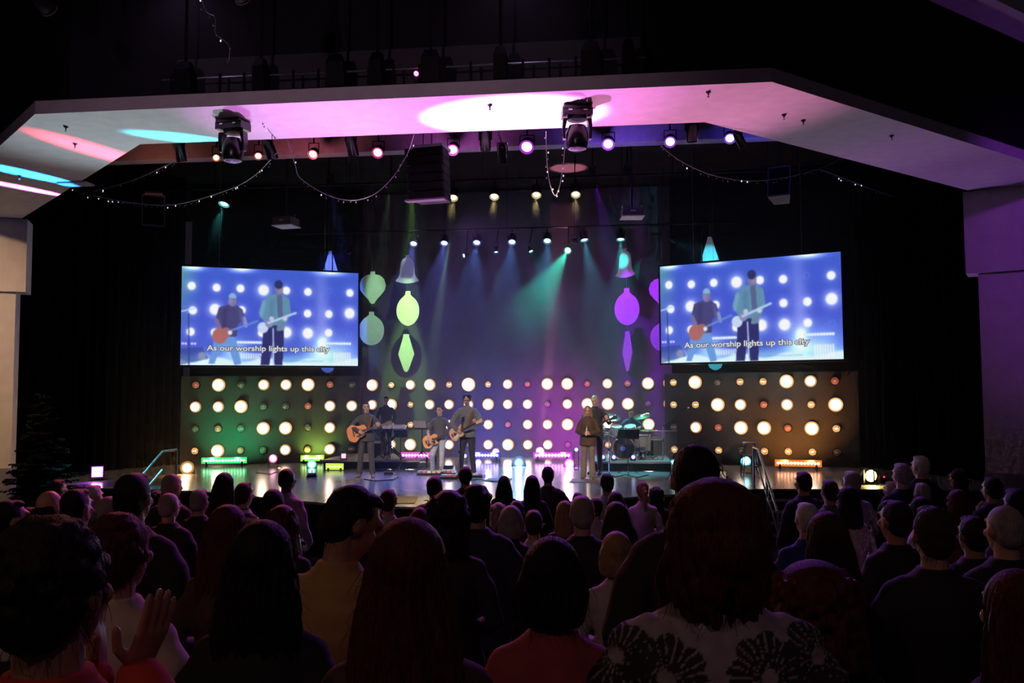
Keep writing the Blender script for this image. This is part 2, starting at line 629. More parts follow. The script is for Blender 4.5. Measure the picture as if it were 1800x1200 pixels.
    blend(soft(np.hypot((X - 312) / .82, Y - 205) - 33, 5), (.48, .45, .62))
    blend(soft(np.hypot((X - 300) / .6, Y - 208) - 22, 10), (.58, .54, .68), .7)
    blend(soft(np.hypot((X - 312) / .9, Y - 180) - 26, 5) * (Y < 186), (.55, .72, .82))
    blend(soft(np.hypot((X - 236), (Y - 420) * .95) - 46, 5), (.70, .40, .36))
    blend(soft(np.hypot((X - 275), (Y - 400)) - 32, 5), (.66, .40, .38))
    blend(soft(seg_d(X, Y, (290, 392), (470, 325)) - 6, 4), (.40, .55, .80))
    blend(soft(np.hypot(X - 300, Y - 400) - 13, 4), (.9, .92, .95))
    # second guitarist: teal grey sweater, pale guitar
    blend(poly_mask(X, Y, [(510, 330), (640, 330), (640, 420), (632, 600), (580, 600), (575, 420), (548, 600), (492, 600), (505, 420)]) * 1.0, (.17, .16, .38))
    blend(poly_mask(X, Y, [(545, 155), (625, 150), (672, 180), (682, 260), (668, 310), (640, 350), (528, 350), (500, 310), (476, 270), (498, 200)]) * 1.0, (.38, .56, .66))
    blend(poly_mask(X, Y, [(590, 160), (625, 152), (632, 300), (600, 300)]) * 1.0, (.33, .34, .50), .8)
    blend(poly_mask(X, Y, [(600, 330), (650, 325), (640, 380), (590, 385)]) * 1.0, (.42, .52, .62))
    blend(soft(seg_d(X, Y, (510, 205), (492, 290)) - 12, 16), (.50, .70, .80), .6)
    blend(soft(seg_d(X, Y, (560, 200), (560, 330)) - 16, 20), (.32, .47, .60), .6)
    blend(soft(np.hypot((X - 604) / .8, Y - 122) - 34, 5), (.50, .45, .60))
    blend(soft(np.hypot((X - 612) / .6, Y - 128) - 22, 10), (.60, .54, .66), .7)
    blend(soft(np.hypot((X - 602) / .95, Y - 92) - 28, 5), (.16, .18, .36))
    blend(soft(np.hypot((X - 505), (Y - 365)) - 34, 5), (.80, .86, .96))
    blend(soft(np.hypot((X - 545), (Y - 338)) - 26, 5), (.55, .55, .70))
    blend(soft(seg_d(X, Y, (540, 335), (715, 268)) - 7, 4), (.70, .82, .95))
    blend(soft(np.hypot(X - 560, Y - 308) - 15, 4), (.8, .78, .86))
    blend(soft(np.hypot(X - 645, Y - 305) - 15, 4), (.8, .82, .9))
    blend(soft(seg_d(X, Y, (570, 370), (575, 600)) - 4, 4), (.75, .82, .98))
    # soft broadcast picture: slight blur, haze and grain
    for _ in range(2):
        p_ = np.pad(im, ((1, 1), (1, 1), (0, 0)), 'edge')
        im = (p_[:-2, 1:-1] + p_[2:, 1:-1] + p_[1:-1, :-2] + p_[1:-1, 2:] + 2 * p_[1:-1, 1:-1]) / 6
    im = im * .97 + np.array([.36, .46, .86]) * .06
    im += np.random.default_rng(3).normal(0, .012, im.shape[:2])[..., None]
    im = np.clip(im, 0, 1)
    return np.where(im <= .04045, im / 12.92, ((im + .055) / 1.055) ** 2.4)


SW, SH = 4.66, 2.62
NX, NY = 313, 177
pic = screen_picture(NX, NY)
xs, zs = np.linspace(-SW / 2, SW / 2, NX), np.linspace(SH / 2, -SH / 2, NY)
gv = [(x, 0, z) for z in zs for x in xs]
gf = [(j * NX + i, (j + 1) * NX + i, (j + 1) * NX + i + 1, j * NX + i + 1) for j in range(NY - 1) for i in range(NX - 1)]
picme = bpy.data.meshes.new('picture')
picme.from_pydata(gv, [], gf)
ca = picme.color_attributes.new('live', 'FLOAT_COLOR', 'POINT')
ca.data.foreach_set('color', np.concatenate([pic.reshape(-1, 3), np.ones((NX * NY, 1))], 1).ravel())
SCREENM = bpy.data.materials.new('screen_picture')
SCREENM.use_nodes = True
nt = SCREENM.node_tree
b_ = nt.nodes['Principled BSDF']
vc = nt.nodes.new('ShaderNodeVertexColor')
vc.layer_name = 'live'
nt.links.new(vc.outputs['Color'], b_.inputs['Emission Color'])
b_.inputs['Emission Strength'].default_value = 0.95
b_.inputs['Base Color'].default_value = (.02, .02, .02, 1)
b_.inputs['Roughness'].default_value = .6


def text_mesh(body, size, offset=0.0):
    cu = bpy.data.curves.new('caption', 'FONT')
    cu.body = body
    cu.size = size
    cu.align_x = 'CENTER'
    cu.offset = offset
    cu.extrude = 0.002
    o = bpy.data.objects.new('tmp', cu)
    COL.objects.link(o)
    me = bpy.data.meshes.new_from_object(o.evaluated_get(bpy.context.evaluated_depsgraph_get()))
    bpy.data.objects.remove(o)
    me.transform(Matrix.Rotation(PI / 2, 4, 'X'))
    return me


cap_a = text_mesh('As our worship lights up this city', .196, .003)
cap_b = text_mesh('As our worship lights up this city', .196, .017)
wid = max(v.co.x for v in cap_a.vertices) - min(v.co.x for v in cap_a.vertices)
for me in (cap_a, cap_b):
    me.transform(Matrix.Diagonal((3.22 / wid, 1, 1.05, 1)))
CAPW = glow('caption_white', (.86, .88, .90), .82)
CAPD = glow('caption_edge', (.20, .22, .34), .28)
for s, cx, cy_, rz, where in ((-1, -6.265, 22.5, R(25.4), 'beside the green lit ornaments'), (1, 6.385, 22.5, R(-24.6), 'beside the purple lit ornaments')):
    t = thing('video_screen', 'wide hanging video screen showing two guitarists ' + where, 'screen', (cx, cy_, 5.085), rz, 'video screens over the stage')
    MB().box((0, .06, 0), (SW + .10, .10, SH + .10)).build('casing', BLACK, t)
    p = put('picture', picme, SCREENM, t)
    p.location = (0, -.002, 0)
    p['label'] = 'blue live picture of two guitarists'
    q = put('caption_lettering_edge', cap_b, CAPD, t)
    q.location = (-.07, -.006, -.92)
    q['kind'] = 'stuff'
    q = put('caption_lettering', cap_a, CAPW, t)
    q.location = (-.07, -.011, -.92)
    q['kind'] = 'stuff'
    for k in (-1, 1):
        MB().tube([(k * 1.4, .06, SH / 2 + .04), (k * 1.4, .06, 4.41)], .012, 6).build('hanging_cable', STEEL, t)

# ------------------------------------------------------------------ lamps on the stage walls
BULB = MB().lathe([(.03, .0), (.085, -.01), (.098, .03), (.092, .065), (.07, .095), (.035, .112), (.004, .116)], 20, axis=(0, -1, 0)).mesh('lens', 'all')
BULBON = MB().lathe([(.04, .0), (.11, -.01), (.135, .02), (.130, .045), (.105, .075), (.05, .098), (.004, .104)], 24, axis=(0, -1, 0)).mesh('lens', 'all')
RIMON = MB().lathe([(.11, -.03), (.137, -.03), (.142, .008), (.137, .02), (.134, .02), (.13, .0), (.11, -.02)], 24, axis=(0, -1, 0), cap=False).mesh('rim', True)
RIM = MB().lathe([(.085, -.03), (.112, -.03), (.118, .012), (.112, .03), (.104, .03), (.10, .0), (.085, -.02)], 20, axis=(0, -1, 0), cap=False).mesh('rim', True)
FIL = MB().box((0, -.06, 0), (.062, .012, .016)).box((-.03, -.04, 0), (.006, .04, .006)).box((.03, -.04, 0), (.006, .04, .006)).mesh('filament')
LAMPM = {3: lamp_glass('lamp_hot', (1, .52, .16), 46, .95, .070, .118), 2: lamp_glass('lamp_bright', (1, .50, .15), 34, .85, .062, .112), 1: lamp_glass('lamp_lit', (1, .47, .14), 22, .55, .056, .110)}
LENSC = mat('lens_clear', (.55, .50, .48), .12, trans=.35, var=.3, scale=30, alpha=.55)
LENSR = mat('lens_dim_red', (.5, .25, .22), .15, emis=(1, .22, .16), es=.14, var=.3, scale=25, alpha=.7)
LENSH = mat('lens_half', (.6, .42, .28), .12, emis=(1, .50, .20), es=.22, var=.3, scale=30, alpha=.5)
FILM = {'h': glow('filament_bright', (1, .62, .25), 40), 'r': glow('filament_red', (1, .25, .12), 5), 0: glow('filament_off', (1, .35, .22), .5)}
WORD = {3: 'blazing', 2: 'bright', 1: 'lit', 'h': 'half lit', 'r': 'dim red', 0: 'unlit'}
SIZE = {3: 1.62, 2: 1.38, 1: 1.18, 'h': 1.0, 'r': 1.0, 0: 1.0}  # lit lenses oversized to imitate bloom
h, r = 'h', 'r'
LEFT = [[r, 2, 0, 1, 1, 2, r, 0], [1, 1, 2, 0, 0, r, 1, 1], [0, r, 0, 2, 2, 0, 1, 0], [h, 2, r, 0, 1, r, 1, 0]]
MID = [[2, h, 1, 2, h, 3, h, 1, r, 2, 2, r, 1, r, 2, 1],
       [1, 2, h, 1, 1, 1, 2, 1, 1, 0, 1, 2, 2, 2, 0, 1],
       [0, r, h, 0, 1, 1, 1, r, 1, 1, 2, 0, 1, r, 2, h],
       [r, 1, 2, 0, 1, 0, 1, 2, 1, 1, 0, h, h, 0, 2, 0]]
RIGHT = [[h, 2, 0, h, h, 2, 1, r], [h, h, 2, 1, r, 1, h, 2], [0, 1, r, 2, 2, r, 2, h], [h, 0, h, 0, h, h, h, 0]]
ROWN = ['top', 'second', 'third', 'bottom']
ROWZ = [3.265, 2.64, 2.01, 1.385]


def wall_lamp(loc, rz, state, label):
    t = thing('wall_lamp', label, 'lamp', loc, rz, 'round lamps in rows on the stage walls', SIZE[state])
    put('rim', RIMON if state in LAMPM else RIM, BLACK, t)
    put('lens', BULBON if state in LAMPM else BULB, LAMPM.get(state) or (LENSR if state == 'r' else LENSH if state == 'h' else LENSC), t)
    if state in FILM:
        put('filament', FIL, FILM[state], t)
    return t


for nm, side, rows in (('warm lit wall side', -1, LEFT), ('violet wall side', 1, RIGHT)):
    a, dx, nn = PAN[side]
    rz = math.atan2(dx.y, dx.x) if side > 0 else math.atan2(-dx.y, -dx.x)
    ncol = 8
    for j, row in enumerate(rows):
        for i, stt in enumerate(row):
            u = (i if side > 0 else 7 - i)
            off = .26 + u * (.61 if side > 0 else .628)
            p = a + dx * off - nn * .03
            wall_lamp((p.x, p.y, ROWZ[j]), rz, stt, '%s round lamp, %s row, %s from the left, lamp panel under the %s screen' % (WORD[stt], ROWN[j], ordinal(i), 'left' if side < 0 else 'right'))
for j, row in enumerate(MID):
    for i, stt in enumerate(row):
        wall_lamp((-4.63 + .62 * i, 26.72, ROWZ[j] + .0), 0, stt, '%s round lamp, %s row, %s from the left, on the middle back wall' % (WORD[stt], ROWN[j], ordinal(i)))

# ------------------------------------------------------------------ hanging ornament cut-outs
def mirror(half):
    return half + [(-x, z) for x, z in reversed(half)]


BELL = mirror([(.05, .42), (.05, .34), (.13, .30), (.19, .20), (.205, .05), (.225, -.15), (.27, -.25), (.345, -.33), (.32, -.36), (.18, -.40), (.0, -.42)][:-1] + [(.06, -.415)])
OVAL = mirror([(.07, .52), (.07, .42)] + [(.325 * math.sin(a) if .325 * math.sin(a) > .05 else .05, .42 * math.cos(a) - .03) for a in [PI * k / 14 for k in range(2, 14)]] + [(.03, -.452)])
ROUNDO = mirror([(.06, .46), (.06, .38)] + [(.32 * math.sin(a), .37 * math.cos(a) - .01) for a in [PI * k / 14 for k in range(2, 14)]] + [(.02, -.378)])
ONION = mirror([(.065, .46), (.065, .38), (.2, .35), (.32, .25), (.375, .08), (.34, -.07), (.22, -.22), (.12, -.32), (.06, -.42), (.02, -.44)])
DIAMOND = mirror([(.08, .52), (.08, .45), (.22, -.02), (.06, -.46), (.02, -.5)])
TREE = mirror([(.05, .6), (.2, .1), (.32, -.3)])
DROP = mirror([(.05, .5), (.25, .2), (.3, -.1), (.18, -.4), (.05, -.48)])
CARD = mat('white_card', (.80, .80, .78), .8, var=.04)
SPARK = mat('glitter_card', (.50, .16, .68), .5, var=.35, scale=90)


def ornament(name, px, py, Y, outline, k, rz, m_, label):
    p = at(px, py, Y)
    t = thing(name, label, 'ornament', p, rz, 'hanging ornament cut-outs', k)
    MB().prism(outline, .03, back=-.015).build('cutout', m_, t)
    top = max(z for x, z in outline)
    MB().tube([(0, 0, top - .01), (0, 0, (9.49 - p.z) / k)], .004 / k, 5).build('hanging_wire', STEEL, t)
    return t


YO = 25.4
ornament('bell_ornament', 716, 473, YO, BELL, 1.04, 0, CARD, 'pale grey green bell cut-out above the lime oval ornament')
ornament('oval_ornament', 717, 544, YO, OVAL, 1.08, 0, CARD, 'lime green oval cut-out below the pale bell')
ornament('diamond_ornament', 714, 621, YO, DIAMOND, 1.12, 0, CARD, 'wide lime green diamond cut-out lowest in its column')
ornament('onion_ornament', 655, 506, YO, ONION, 1.10, 0, CARD, 'green onion shaped ornament half behind the screen edge')
ornament('round_ornament', 653, 580, YO, ROUNDO, 1.22, 0, CARD, 'blue and green round ornament half behind the screen edge')
ornament('tree_ornament', 581, 470, YO, TREE, .85, 0, CARD, 'blue tree tip showing above a video screen')
ornament('drop_ornament', 576, 630, YO - .3, DROP, .9, 0, CARD, 'blue rounded ornament tip just below a video screen')
ornament('bell_ornament', 1099, 462, YO, BELL, 1.04, R(-38), CARD, 'turned bell cut-out lit teal and purple')
ornament('oval_ornament', 1102, 541, YO, OVAL, 1.12, 0, SPARK, 'glittering magenta oval cut-out under the turned bell')
ornament('diamond_ornament', 1103, 618, YO, DIAMOND, 1.15, R(-58), SPARK, 'narrow purple diamond cut-out turned nearly edge on')
ornament('onion_ornament', 1163, 512, YO, ONION, 1.0, 0, SPARK, 'purple rounded ornament beside the magenta oval, cut by the screen')
ornament('round_ornament', 1165, 592, YO, ROUNDO, 1.12, 0, SPARK, 'magenta round ornament beside the narrow diamond, cut by the screen')
ornament('tree_ornament', 1248, 452, YO, TREE, 1.0, 0, CARD, 'teal tree tip showing above a video screen')
ornament('drop_ornament', 1257, 624, YO - .3, DROP, .9, 0, CARD, 'teal rounded ornament tip just below a video screen')

# ------------------------------------------------------------------ hanging stage lamps
def pipe(label, a, b, rad=.025, hangers=5, top=9.5):
    a, b = Vector(a), Vector(b)
    t = thing('lighting_pipe', label, 'pipe', (a + b) / 2, 0, 'lighting pipes over the stage')
    c = (a + b) / 2
    MB().tube([a - c, b - c], rad, 8).build('tube', BLACK, t, True)
    for k in range(hangers):
        p = a.lerp(b, (k + .5) / hangers) - c
        MB().tube([p, (p.x, p.y, top - c.z)], .008, 5).build('hanger', BLACK, t)
    return t


def par_lamp(pos, target, colour, rad, hot, watts, angle, label, name='stage_lamp', group='hanging stage lamps', up=True, ring=1.35, hang=.34, kind='lamp', blend=.7, hold=None, oval=None):
    pos = Vector(pos)
    q = aim_quat(Vector(target) - pos)
    t = thing(name, label, kind, pos, 0, group, 1.0, q)
    k = rad / .09
    MB().lathe([(.10 * k, -.03), (.106 * k, -.03), (.11 * k, .02), (.11 * k, .14 * k), (.075 * k, .24 * k), (.05 * k, .30 * k), (.01, .31 * k), (.01, .2 * k), (.06 * k, .02), (.09 * k, .0), (.10 * k, -.02)], 20, cap=False).build('barrel', BLACK, t, True)
    white = tuple(.55 + .45 * c for c in colour)
    MB().lathe([(.001, -.012), (.05 * k, -.010), (.088 * k, .004), (.088 * k, .008), (.001, .008)], 20).build('lens', lamp_glass('%s_lens_%02x%02x%02x_%d_%d' % (name, int(colour[0] * 255), int(colour[1] * 255), int(colour[2] * 255), int(hot * 10), int(rad * 1000)), colour, hot, hot * .06, .060 * k, .088 * k, 'xy'), t, True)
    MB().lathe([(.089 * k, -.022), (.103 * k * ring / 1.2, -.026), (.103 * k * ring / 1.2, -.020), (.089 * k, -.016)], 24, cap=False).build('halo_ring', glow('ring_%02x%02x%02x_%d' % (int(colour[0] * 255), int(colour[1] * 255), int(colour[2] * 255), int(hot * 10)), colour, hot * .035), t, True)  # glowing ring imitating the colour halo around the lens
    # yoke: two arms and a cross piece towards the pipe above (world up in local axes)
    ul = q.inverted() @ Vector((0, 0, 1 if up else -1))
    sx = Vector((1, 0, 0))
    for s in (-1, 1):
        MB().tube([sx * s * .115 * k + Vector((0, 0, .08)), sx * s * .115 * k + Vector((0, 0, .08)) + ul * (hang * .55)], .009, 5).build('yoke_arm', BLACK, t)
    MB().tube([sx * -.115 * k + Vector((0, 0, .08)) + ul * (hang * .55), sx * .115 * k + Vector((0, 0, .08)) + ul * (hang * .55)], .009, 5).build('yoke_bar', BLACK, t)
    end = Vector((0, 0, .08)) + ul * hang
    if hold is not None:
        end = q.inverted() @ (Vector((pos.x, hold[0], hold[1])) - pos)
    MB().tube([Vector((0, 0, .08)) + ul * (hang * .55), end], .016, 6).build('clamp', BLACK, t)
    if watts:
        d = (Vector(target) - pos).normalized()
        spot('beam', pos + d * .06, target, colour, watts, angle, blend, .04, t, oval)
    return t


HOT1 = [(380, 277, (1, .25, .06), .055), (454, 274, (1, .16, .10), .06), (550, 271, (1, .10, .16), .075), (664, 268, (1, .06, .42), .085),
        (796, 263, (1, .05, .60), .088), (926, 258, (.72, .04, 1), .105), (1069, 253, (.62, .05, 1), .09), (1178, 249, (.42, .08, 1), .085), (1283, 243, (.30, .12, 1), .08)]
CN = ['orange', 'red orange', 'coral red', 'hot pink', 'magenta', 'large violet', 'violet', 'blue violet', 'pale indigo']
zr1 = at(796, 263, 15.7).z
zr2 = at(900, 344, 19.2).z
zr3 = at(900, 425, 24.2).z
for i, (px, py, c, rd) in enumerate(HOT1):
    p = at(px, py, 15.7)
    tx = p.x * .75 if i not in (0,) else p.x + 2.5
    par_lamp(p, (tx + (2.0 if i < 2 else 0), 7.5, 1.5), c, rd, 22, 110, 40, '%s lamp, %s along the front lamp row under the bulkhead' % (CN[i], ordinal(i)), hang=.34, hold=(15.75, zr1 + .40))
pipe('black front lighting pipe carrying the orange to violet lamps', (-8.2, 15.75, zr1 + .40), (8.2, 15.75, zr1 + .40))
for i, (px, py) in enumerate([(797, 347), (869, 345), (943, 342), (1012, 341)]):
    p = at(px, py, 19.2)
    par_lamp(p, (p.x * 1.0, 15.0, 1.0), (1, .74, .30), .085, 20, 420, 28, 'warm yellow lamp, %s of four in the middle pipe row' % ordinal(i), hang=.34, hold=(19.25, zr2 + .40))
p = at(394, 358, 19.2)
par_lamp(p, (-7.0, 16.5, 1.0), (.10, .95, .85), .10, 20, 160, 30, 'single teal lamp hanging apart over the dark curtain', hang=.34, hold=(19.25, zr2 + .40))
zr2 = at(900, 344, 19.2).z
pipe('black middle lighting pipe carrying four warm lamps', (-8, 19.25, zr2 + .40), (8, 19.25, zr2 + .40))
for i, (px, py) in enumerate([(727, 428), (781, 427), (838, 426), (900, 425), (962, 423), (1027, 421), (1091, 420)]):
    p = at(px, py, 24.2)
    c = [(.16, .14, 1), (.14, .22, 1), (.10, .28, 1), (.10, .36, 1), (.10, .50, 1), (.10, .70, 1), (.10, .85, .95)][i]
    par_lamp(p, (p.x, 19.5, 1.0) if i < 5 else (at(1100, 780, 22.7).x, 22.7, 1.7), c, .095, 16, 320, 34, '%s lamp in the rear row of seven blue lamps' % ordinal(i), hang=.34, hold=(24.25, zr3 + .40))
zr3 = at(900, 425, 24.2).z
pipe('black rear lighting pipe carrying seven blue lamps', (-6.5, 24.25, zr3 + .40), (6.5, 24.25, zr3 + .40))
for i, (px, py, tx, ty, rd, w, an) in enumerate([(816, 449, 740, 470, .05, 60, 9), (872, 442, 876, 640, .05, 420, 7), (933, 441, 985, 560, .05, 420, 9), (998, 440, 895, 610, .085, 2000, 15)]):
    p = at(px, py, 23.6)
    tg = at(tx, ty, 22.6 if i < 3 else 17.5)
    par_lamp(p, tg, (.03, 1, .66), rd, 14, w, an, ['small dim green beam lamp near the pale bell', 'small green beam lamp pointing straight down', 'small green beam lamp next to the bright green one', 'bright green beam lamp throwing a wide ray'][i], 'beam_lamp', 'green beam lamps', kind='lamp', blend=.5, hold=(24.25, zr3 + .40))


# unlit cans along the rear edge of the bulkhead
def can_light(px, py, Y, label, tilt=(.1, .3, -1), k=1.0):
    p = at(px, py, Y)
    q = aim_quat(tilt)
    t = thing('can_light', label, 'lamp', p, 0, 'dark spot cans under the bulkhead edge', k, q)
    MB().lathe([(.075, -.16), (.085, -.16), (.085, .10), (.06, .17), (.02, .19), (.02, .1), (.07, -.1)], 16, cap=False).build('barrel', BLACKGLOSS, t, True)
    MB().lathe([(.001, -.10), (.07, -.10), (.07, -.095), (.001, -.095)], 16).build('lens', mat('dark_lens', (.25, .25, .3), .08), t, True)
    ul = q.inverted() @ Vector((0, 0, 1))
    for s in (-1, 1):
        MB().tube([Vector((s * .095, 0, 0)), Vector((s * .095, 0, 0)) + ul * .18], .010, 5).build('yoke_arm', BLACK, t)
    MB().box(ul * .20, (.20, .10, .04)).build('mount', STEEL, t)
    MB().tube([ul * .20, q.inverted() @ (Vector((p.x, 12.1, 7.05)) - p) / k], .014, 6).build('bracket', BLACK, t)


can_light(316, 266, 12.5, 'dark spot can at the far end under the bulkhead edge')
can_light(474, 262, 12.5, 'dark spot can right of the moving light, leaning', (.3, .3, -1))
can_light(618, 256, 12.5, 'dark spot can beside the loudspeaker column', (.15, .3, -1))
can_light(853, 246, 12.5, 'dark spot can above a violet lamp', (0, .2, -1))
can_light(1216, 230, 12.5, 'dark spot can near the bulkhead corner, hanging upright', (0, .1, -1))
can_light(883, 271, 13.6, 'shiny grey spot can lower than the others', (0, .5, -1), .85)
can_light(1300, 245, 13.2, 'small dark spot can beside the pale indigo lamp', (.5, .2, -1), .8)


# moving lights below the bulkhead
def moving_light(px, py, label, s):
    p = atz(px, py, SOFFIT)
    t = thing('moving_light', label, 'stage light', p, R(s * 8), 'moving lights under the bulkhead', 1.0)
    MB().box((0, 0, -.03), (.36, .30, .06)).box((0, 0, -.09), (.40, .26, .10)).build('base', BLACKGLOSS, t)
    MB().lathe([(.05, -.14), (.13, -.14), (.13, -.18), (.05, -.18)], 18).build('turntable', BLACK, t, True)
    for k in (-1, 1):
        MB().loft([[(k * .13, -.06, -.17), (k * .19, -.06, -.17), (k * .19, .06, -.17), (k * .13, .06, -.17)],
                   [(k * .16, -.055, -.30), (k * .20, -.055, -.30), (k * .20, .055, -.30), (k * .16, .055, -.30)],
                   [(k * .155, -.04, -.44), (k * .19, -.04, -.44), (k * .19, .04, -.44), (k * .155, .04, -.44)]]).build('yoke_arm', BLACKGLOSS, t, True)
    hd = MB().lathe([(.05, .17), (.11, .15), (.145, .05), (.15, -.05), (.13, -.14), (.12, -.16), (.02, -.165)], 20, (0, 0, -.41)).build('head', BLACKGLOSS, t, True)
    MB().lathe([(.001, -.172), (.09, -.170), (.105, -.160), (.001, -.160)], 20, (0, 0, -.412)).build('lens', mat('mover_lens', (.15, .15, .2), .05), hd, True)
    for k in (-1, 1):
        MB().box((k * .10, -.14, -.08), (.05, .01, .02)).build('handle', CHROME, t)
    return t


moving_light(410, 212, 'black moving light hanging near the cyan glow', -1)
moving_light(1014, 188, 'black moving light hanging beside the white glow', 1)

# line array loudspeaker
pa = at(738, 250, 12.75)
t = thing('loudspeaker_column', 'tall black hanging loudspeaker column behind the bulkhead', 'loudspeaker', (pa.x, 13.0, pa.z), R(-10))
zb = at(738, 341, 12.75).z - pa.z
n = 6
hh = -zb / n
GRILL = mat('speaker_grille', (.006, .006, .007), .8, scale=120, bump=.5, spec=.1)
for k in range(n):
    z0 = -k * hh
    y0 = .02 * k
    pt = MB().loft([[(-.32 + .008 * k, y0, z0 - .006), (.32 + .0 * k, y0, z0 - .006), (.26, y0 + .45, z0 - .006), (-.26, y0 + .45, z0 - .006)],
               [(-.32 + .008 * k, y0 + .01, z0 - hh + .006), (.32, y0 + .01, z0 - hh + .006), (.26, y0 + .45, z0 - hh + .02), (-.26, y0 + .45, z0 - hh + .02)]]).build('cabinet', BLACK, t)
    MB().box((0, y0 - .006, z0 - hh / 2), (.56, .012, hh * .82)).build('grille', GRILL, pt)
MB().box((0, .10, zb - .015), (.66, .16, .025)).build('bottom_frame', mat('dark_steel', (.09, .09, .10), .5, .3), t)
MB().box((0, .24, .03), (.60, .40, .05)).build('flying_frame', STEEL, t)
for k in (-.08, .06):
    MB().tube([(k, .2, .05), (k, .2, 9.5 - pa.z)], .012, 6).build('chain', STEEL, t)


# projectors and box speakers
def projector(px, py, Y, label, rz):
    p = at(px, py, Y)
    t = thing('projector', label, 'projector', p, rz, 'hanging projectors')
    MB().box((0, 0, .02), (.42, .40, .17)).build('housing', mat('projector_housing', (.10, .10, .105), .5), t)
    MB().box((0, 0, -.075), (.46, .44, .018)).build('bottom_plate', WHITEP, t)
    MB().lathe([(.02, 0), (.05, 0), (.05, .05), (.04, .06), (.01, .05)], 16, (.08, .20, .03), (0, 1, 0)).build('lens', mat('dark_lens'), t, True)
    MB().box((0, -.205, .03), (.10, .01, .02)).build('control_panel', WHITEP, t)
    for sx in (-.2, .2):
        MB().tube([(sx, 0, -.07), (sx, 0, .18)], .01, 5).build('cage_bar', STEEL, t)
    MB().tube([(0, 0, .1), (0, 0, 9.5 - p.z)], .02, 6).build('drop_pole', BLACK, t)


projector(503, 392, 17.6, 'hanging projector with a bright white underside above a video screen', R(-8))
projector(1111, 376, 17.6, 'hanging projector with a violet lit underside above the purple ornaments', R(6))


def box_speaker(px, py, Y, rz, tilt, k, label, m_):
    p = at(px, py, Y)
    t = thing('box_loudspeaker', label, 'loudspeaker', p, 0, 'hanging box loudspeakers', k)
    t.rotation_euler = Euler((tilt, 0, rz))
    MB().loft([[(-.22, -.2, -.32), (.22, -.2, -.32), (.15, .2, -.32), (-.15, .2, -.32)], [(-.22, -.2, .32), (.22, -.2, .32), (.15, .2, .32), (-.15, .2, .32)]]).build('cabinet', m_, t)
    MB().box((0, -.206, 0), (.40, .012, .58)).build('grille', GRILL, t)
    MB().box((0, .0, .335), (.34, .3, .03)).build('bracket', mat('bracket_pale', (.45, .45, .5), .5), t)
    up_ = t.rotation_euler.to_matrix().inverted() @ Vector((0, 0, 9.48 - p.z)) / k
    MB().tube([(0, 0, .3), up_], .015, 6).build('drop_pole', BLACK, t)


box_speaker(1372, 326, 17.5, R(-20), R(-14), 1.0, 'hanging box loudspeaker lit blue on its top', mat('speaker_box', (.10, .10, .11), .55))
box_speaker(270, 368, 17.5, R(28), R(18), 1.05, 'dark hanging box loudspeaker near the string lights and curtain', mat('speaker_box'))

# lighting cove above the bulkhead: back board, rail, posts, wrapped lamps
zt = SOFFIT + .18
cv = thing('cove_rail', 'dim metal rail with posts running above the white bulkhead', 'rail', (0, 11.0, zt))
a, b = at(285, 140, 11.0), at(1135, 101, 11.0)
MB().box(((a.x + b.x) / 2, .42, .40), (b.x - a.x, .04, .78)).build('back_board', mat('cove_board', (.055, .05, .055), .8), cv)
MB().tube([(a.x, 0, .345), (b.x, 0, .345)], .014, 6).build('rail', STEEL, cv, True)
MB().box(((a.x + b.x) / 2, -.12, .045), (b.x - a.x, .05, .09)).build('kerb', BLACK, cv)
for i in range(19):
    x = a.x + (b.x - a.x) * (i + .4) / 19
    MB().box((x, 0, .20), (.03, .03, .40)).build('post', BLACK, cv)
for i, px in enumerate([325, 458, 590, 663, 757, 880, 1040, 1105]):
    p = at(px, 128, 10.9)
    t = thing('wrapped_cove_lamp', 'black hooded lamp on the cove rail, %s from the left' % ordinal(i), 'lamp', (p.x, 10.92, zt + .12), R(random.uniform(-10, 10)), 'hooded lamps in the cove')
    w = .09 if i % 2 else .13
    MB().loft([[(-w, -.08, -.02), (w, -.08, -.02), (w, .06, -.02), (-w, .06, -.02)], [(-w * .9, -.10, .30), (w * .9, -.10, .30), (w * .9, .06, .30), (-w * .9, .06, .30)], [(-w * .6, -.05, .42), (w * .6, -.05, .42), (w * .6, .05, .42), (-w * .6, .05, .42)]]).build('hood', BLACK, t)
    MB().tube([(0, 0, .4), (0, 0, 1.4)], .02, 6).build('stem', BLACK, t)
p = at(732, 130, 10.9)
t = thing('indicator_light', 'tiny glowing pink indicator in the cove above the bulkhead', 'indicator', p)
MB().lathe([(.001, -.01), (.02, -.008), (.03, .0), (.03, .03), (.001, .03)], 10, (0, 0, 0), (0, -1, 0)).build('lens', glow('pink_dot', (1, .15, .5), 5), t, True)
MB().box((0, .03, -.06), (.05, .04, .10)).build('housing', BLACK, t)


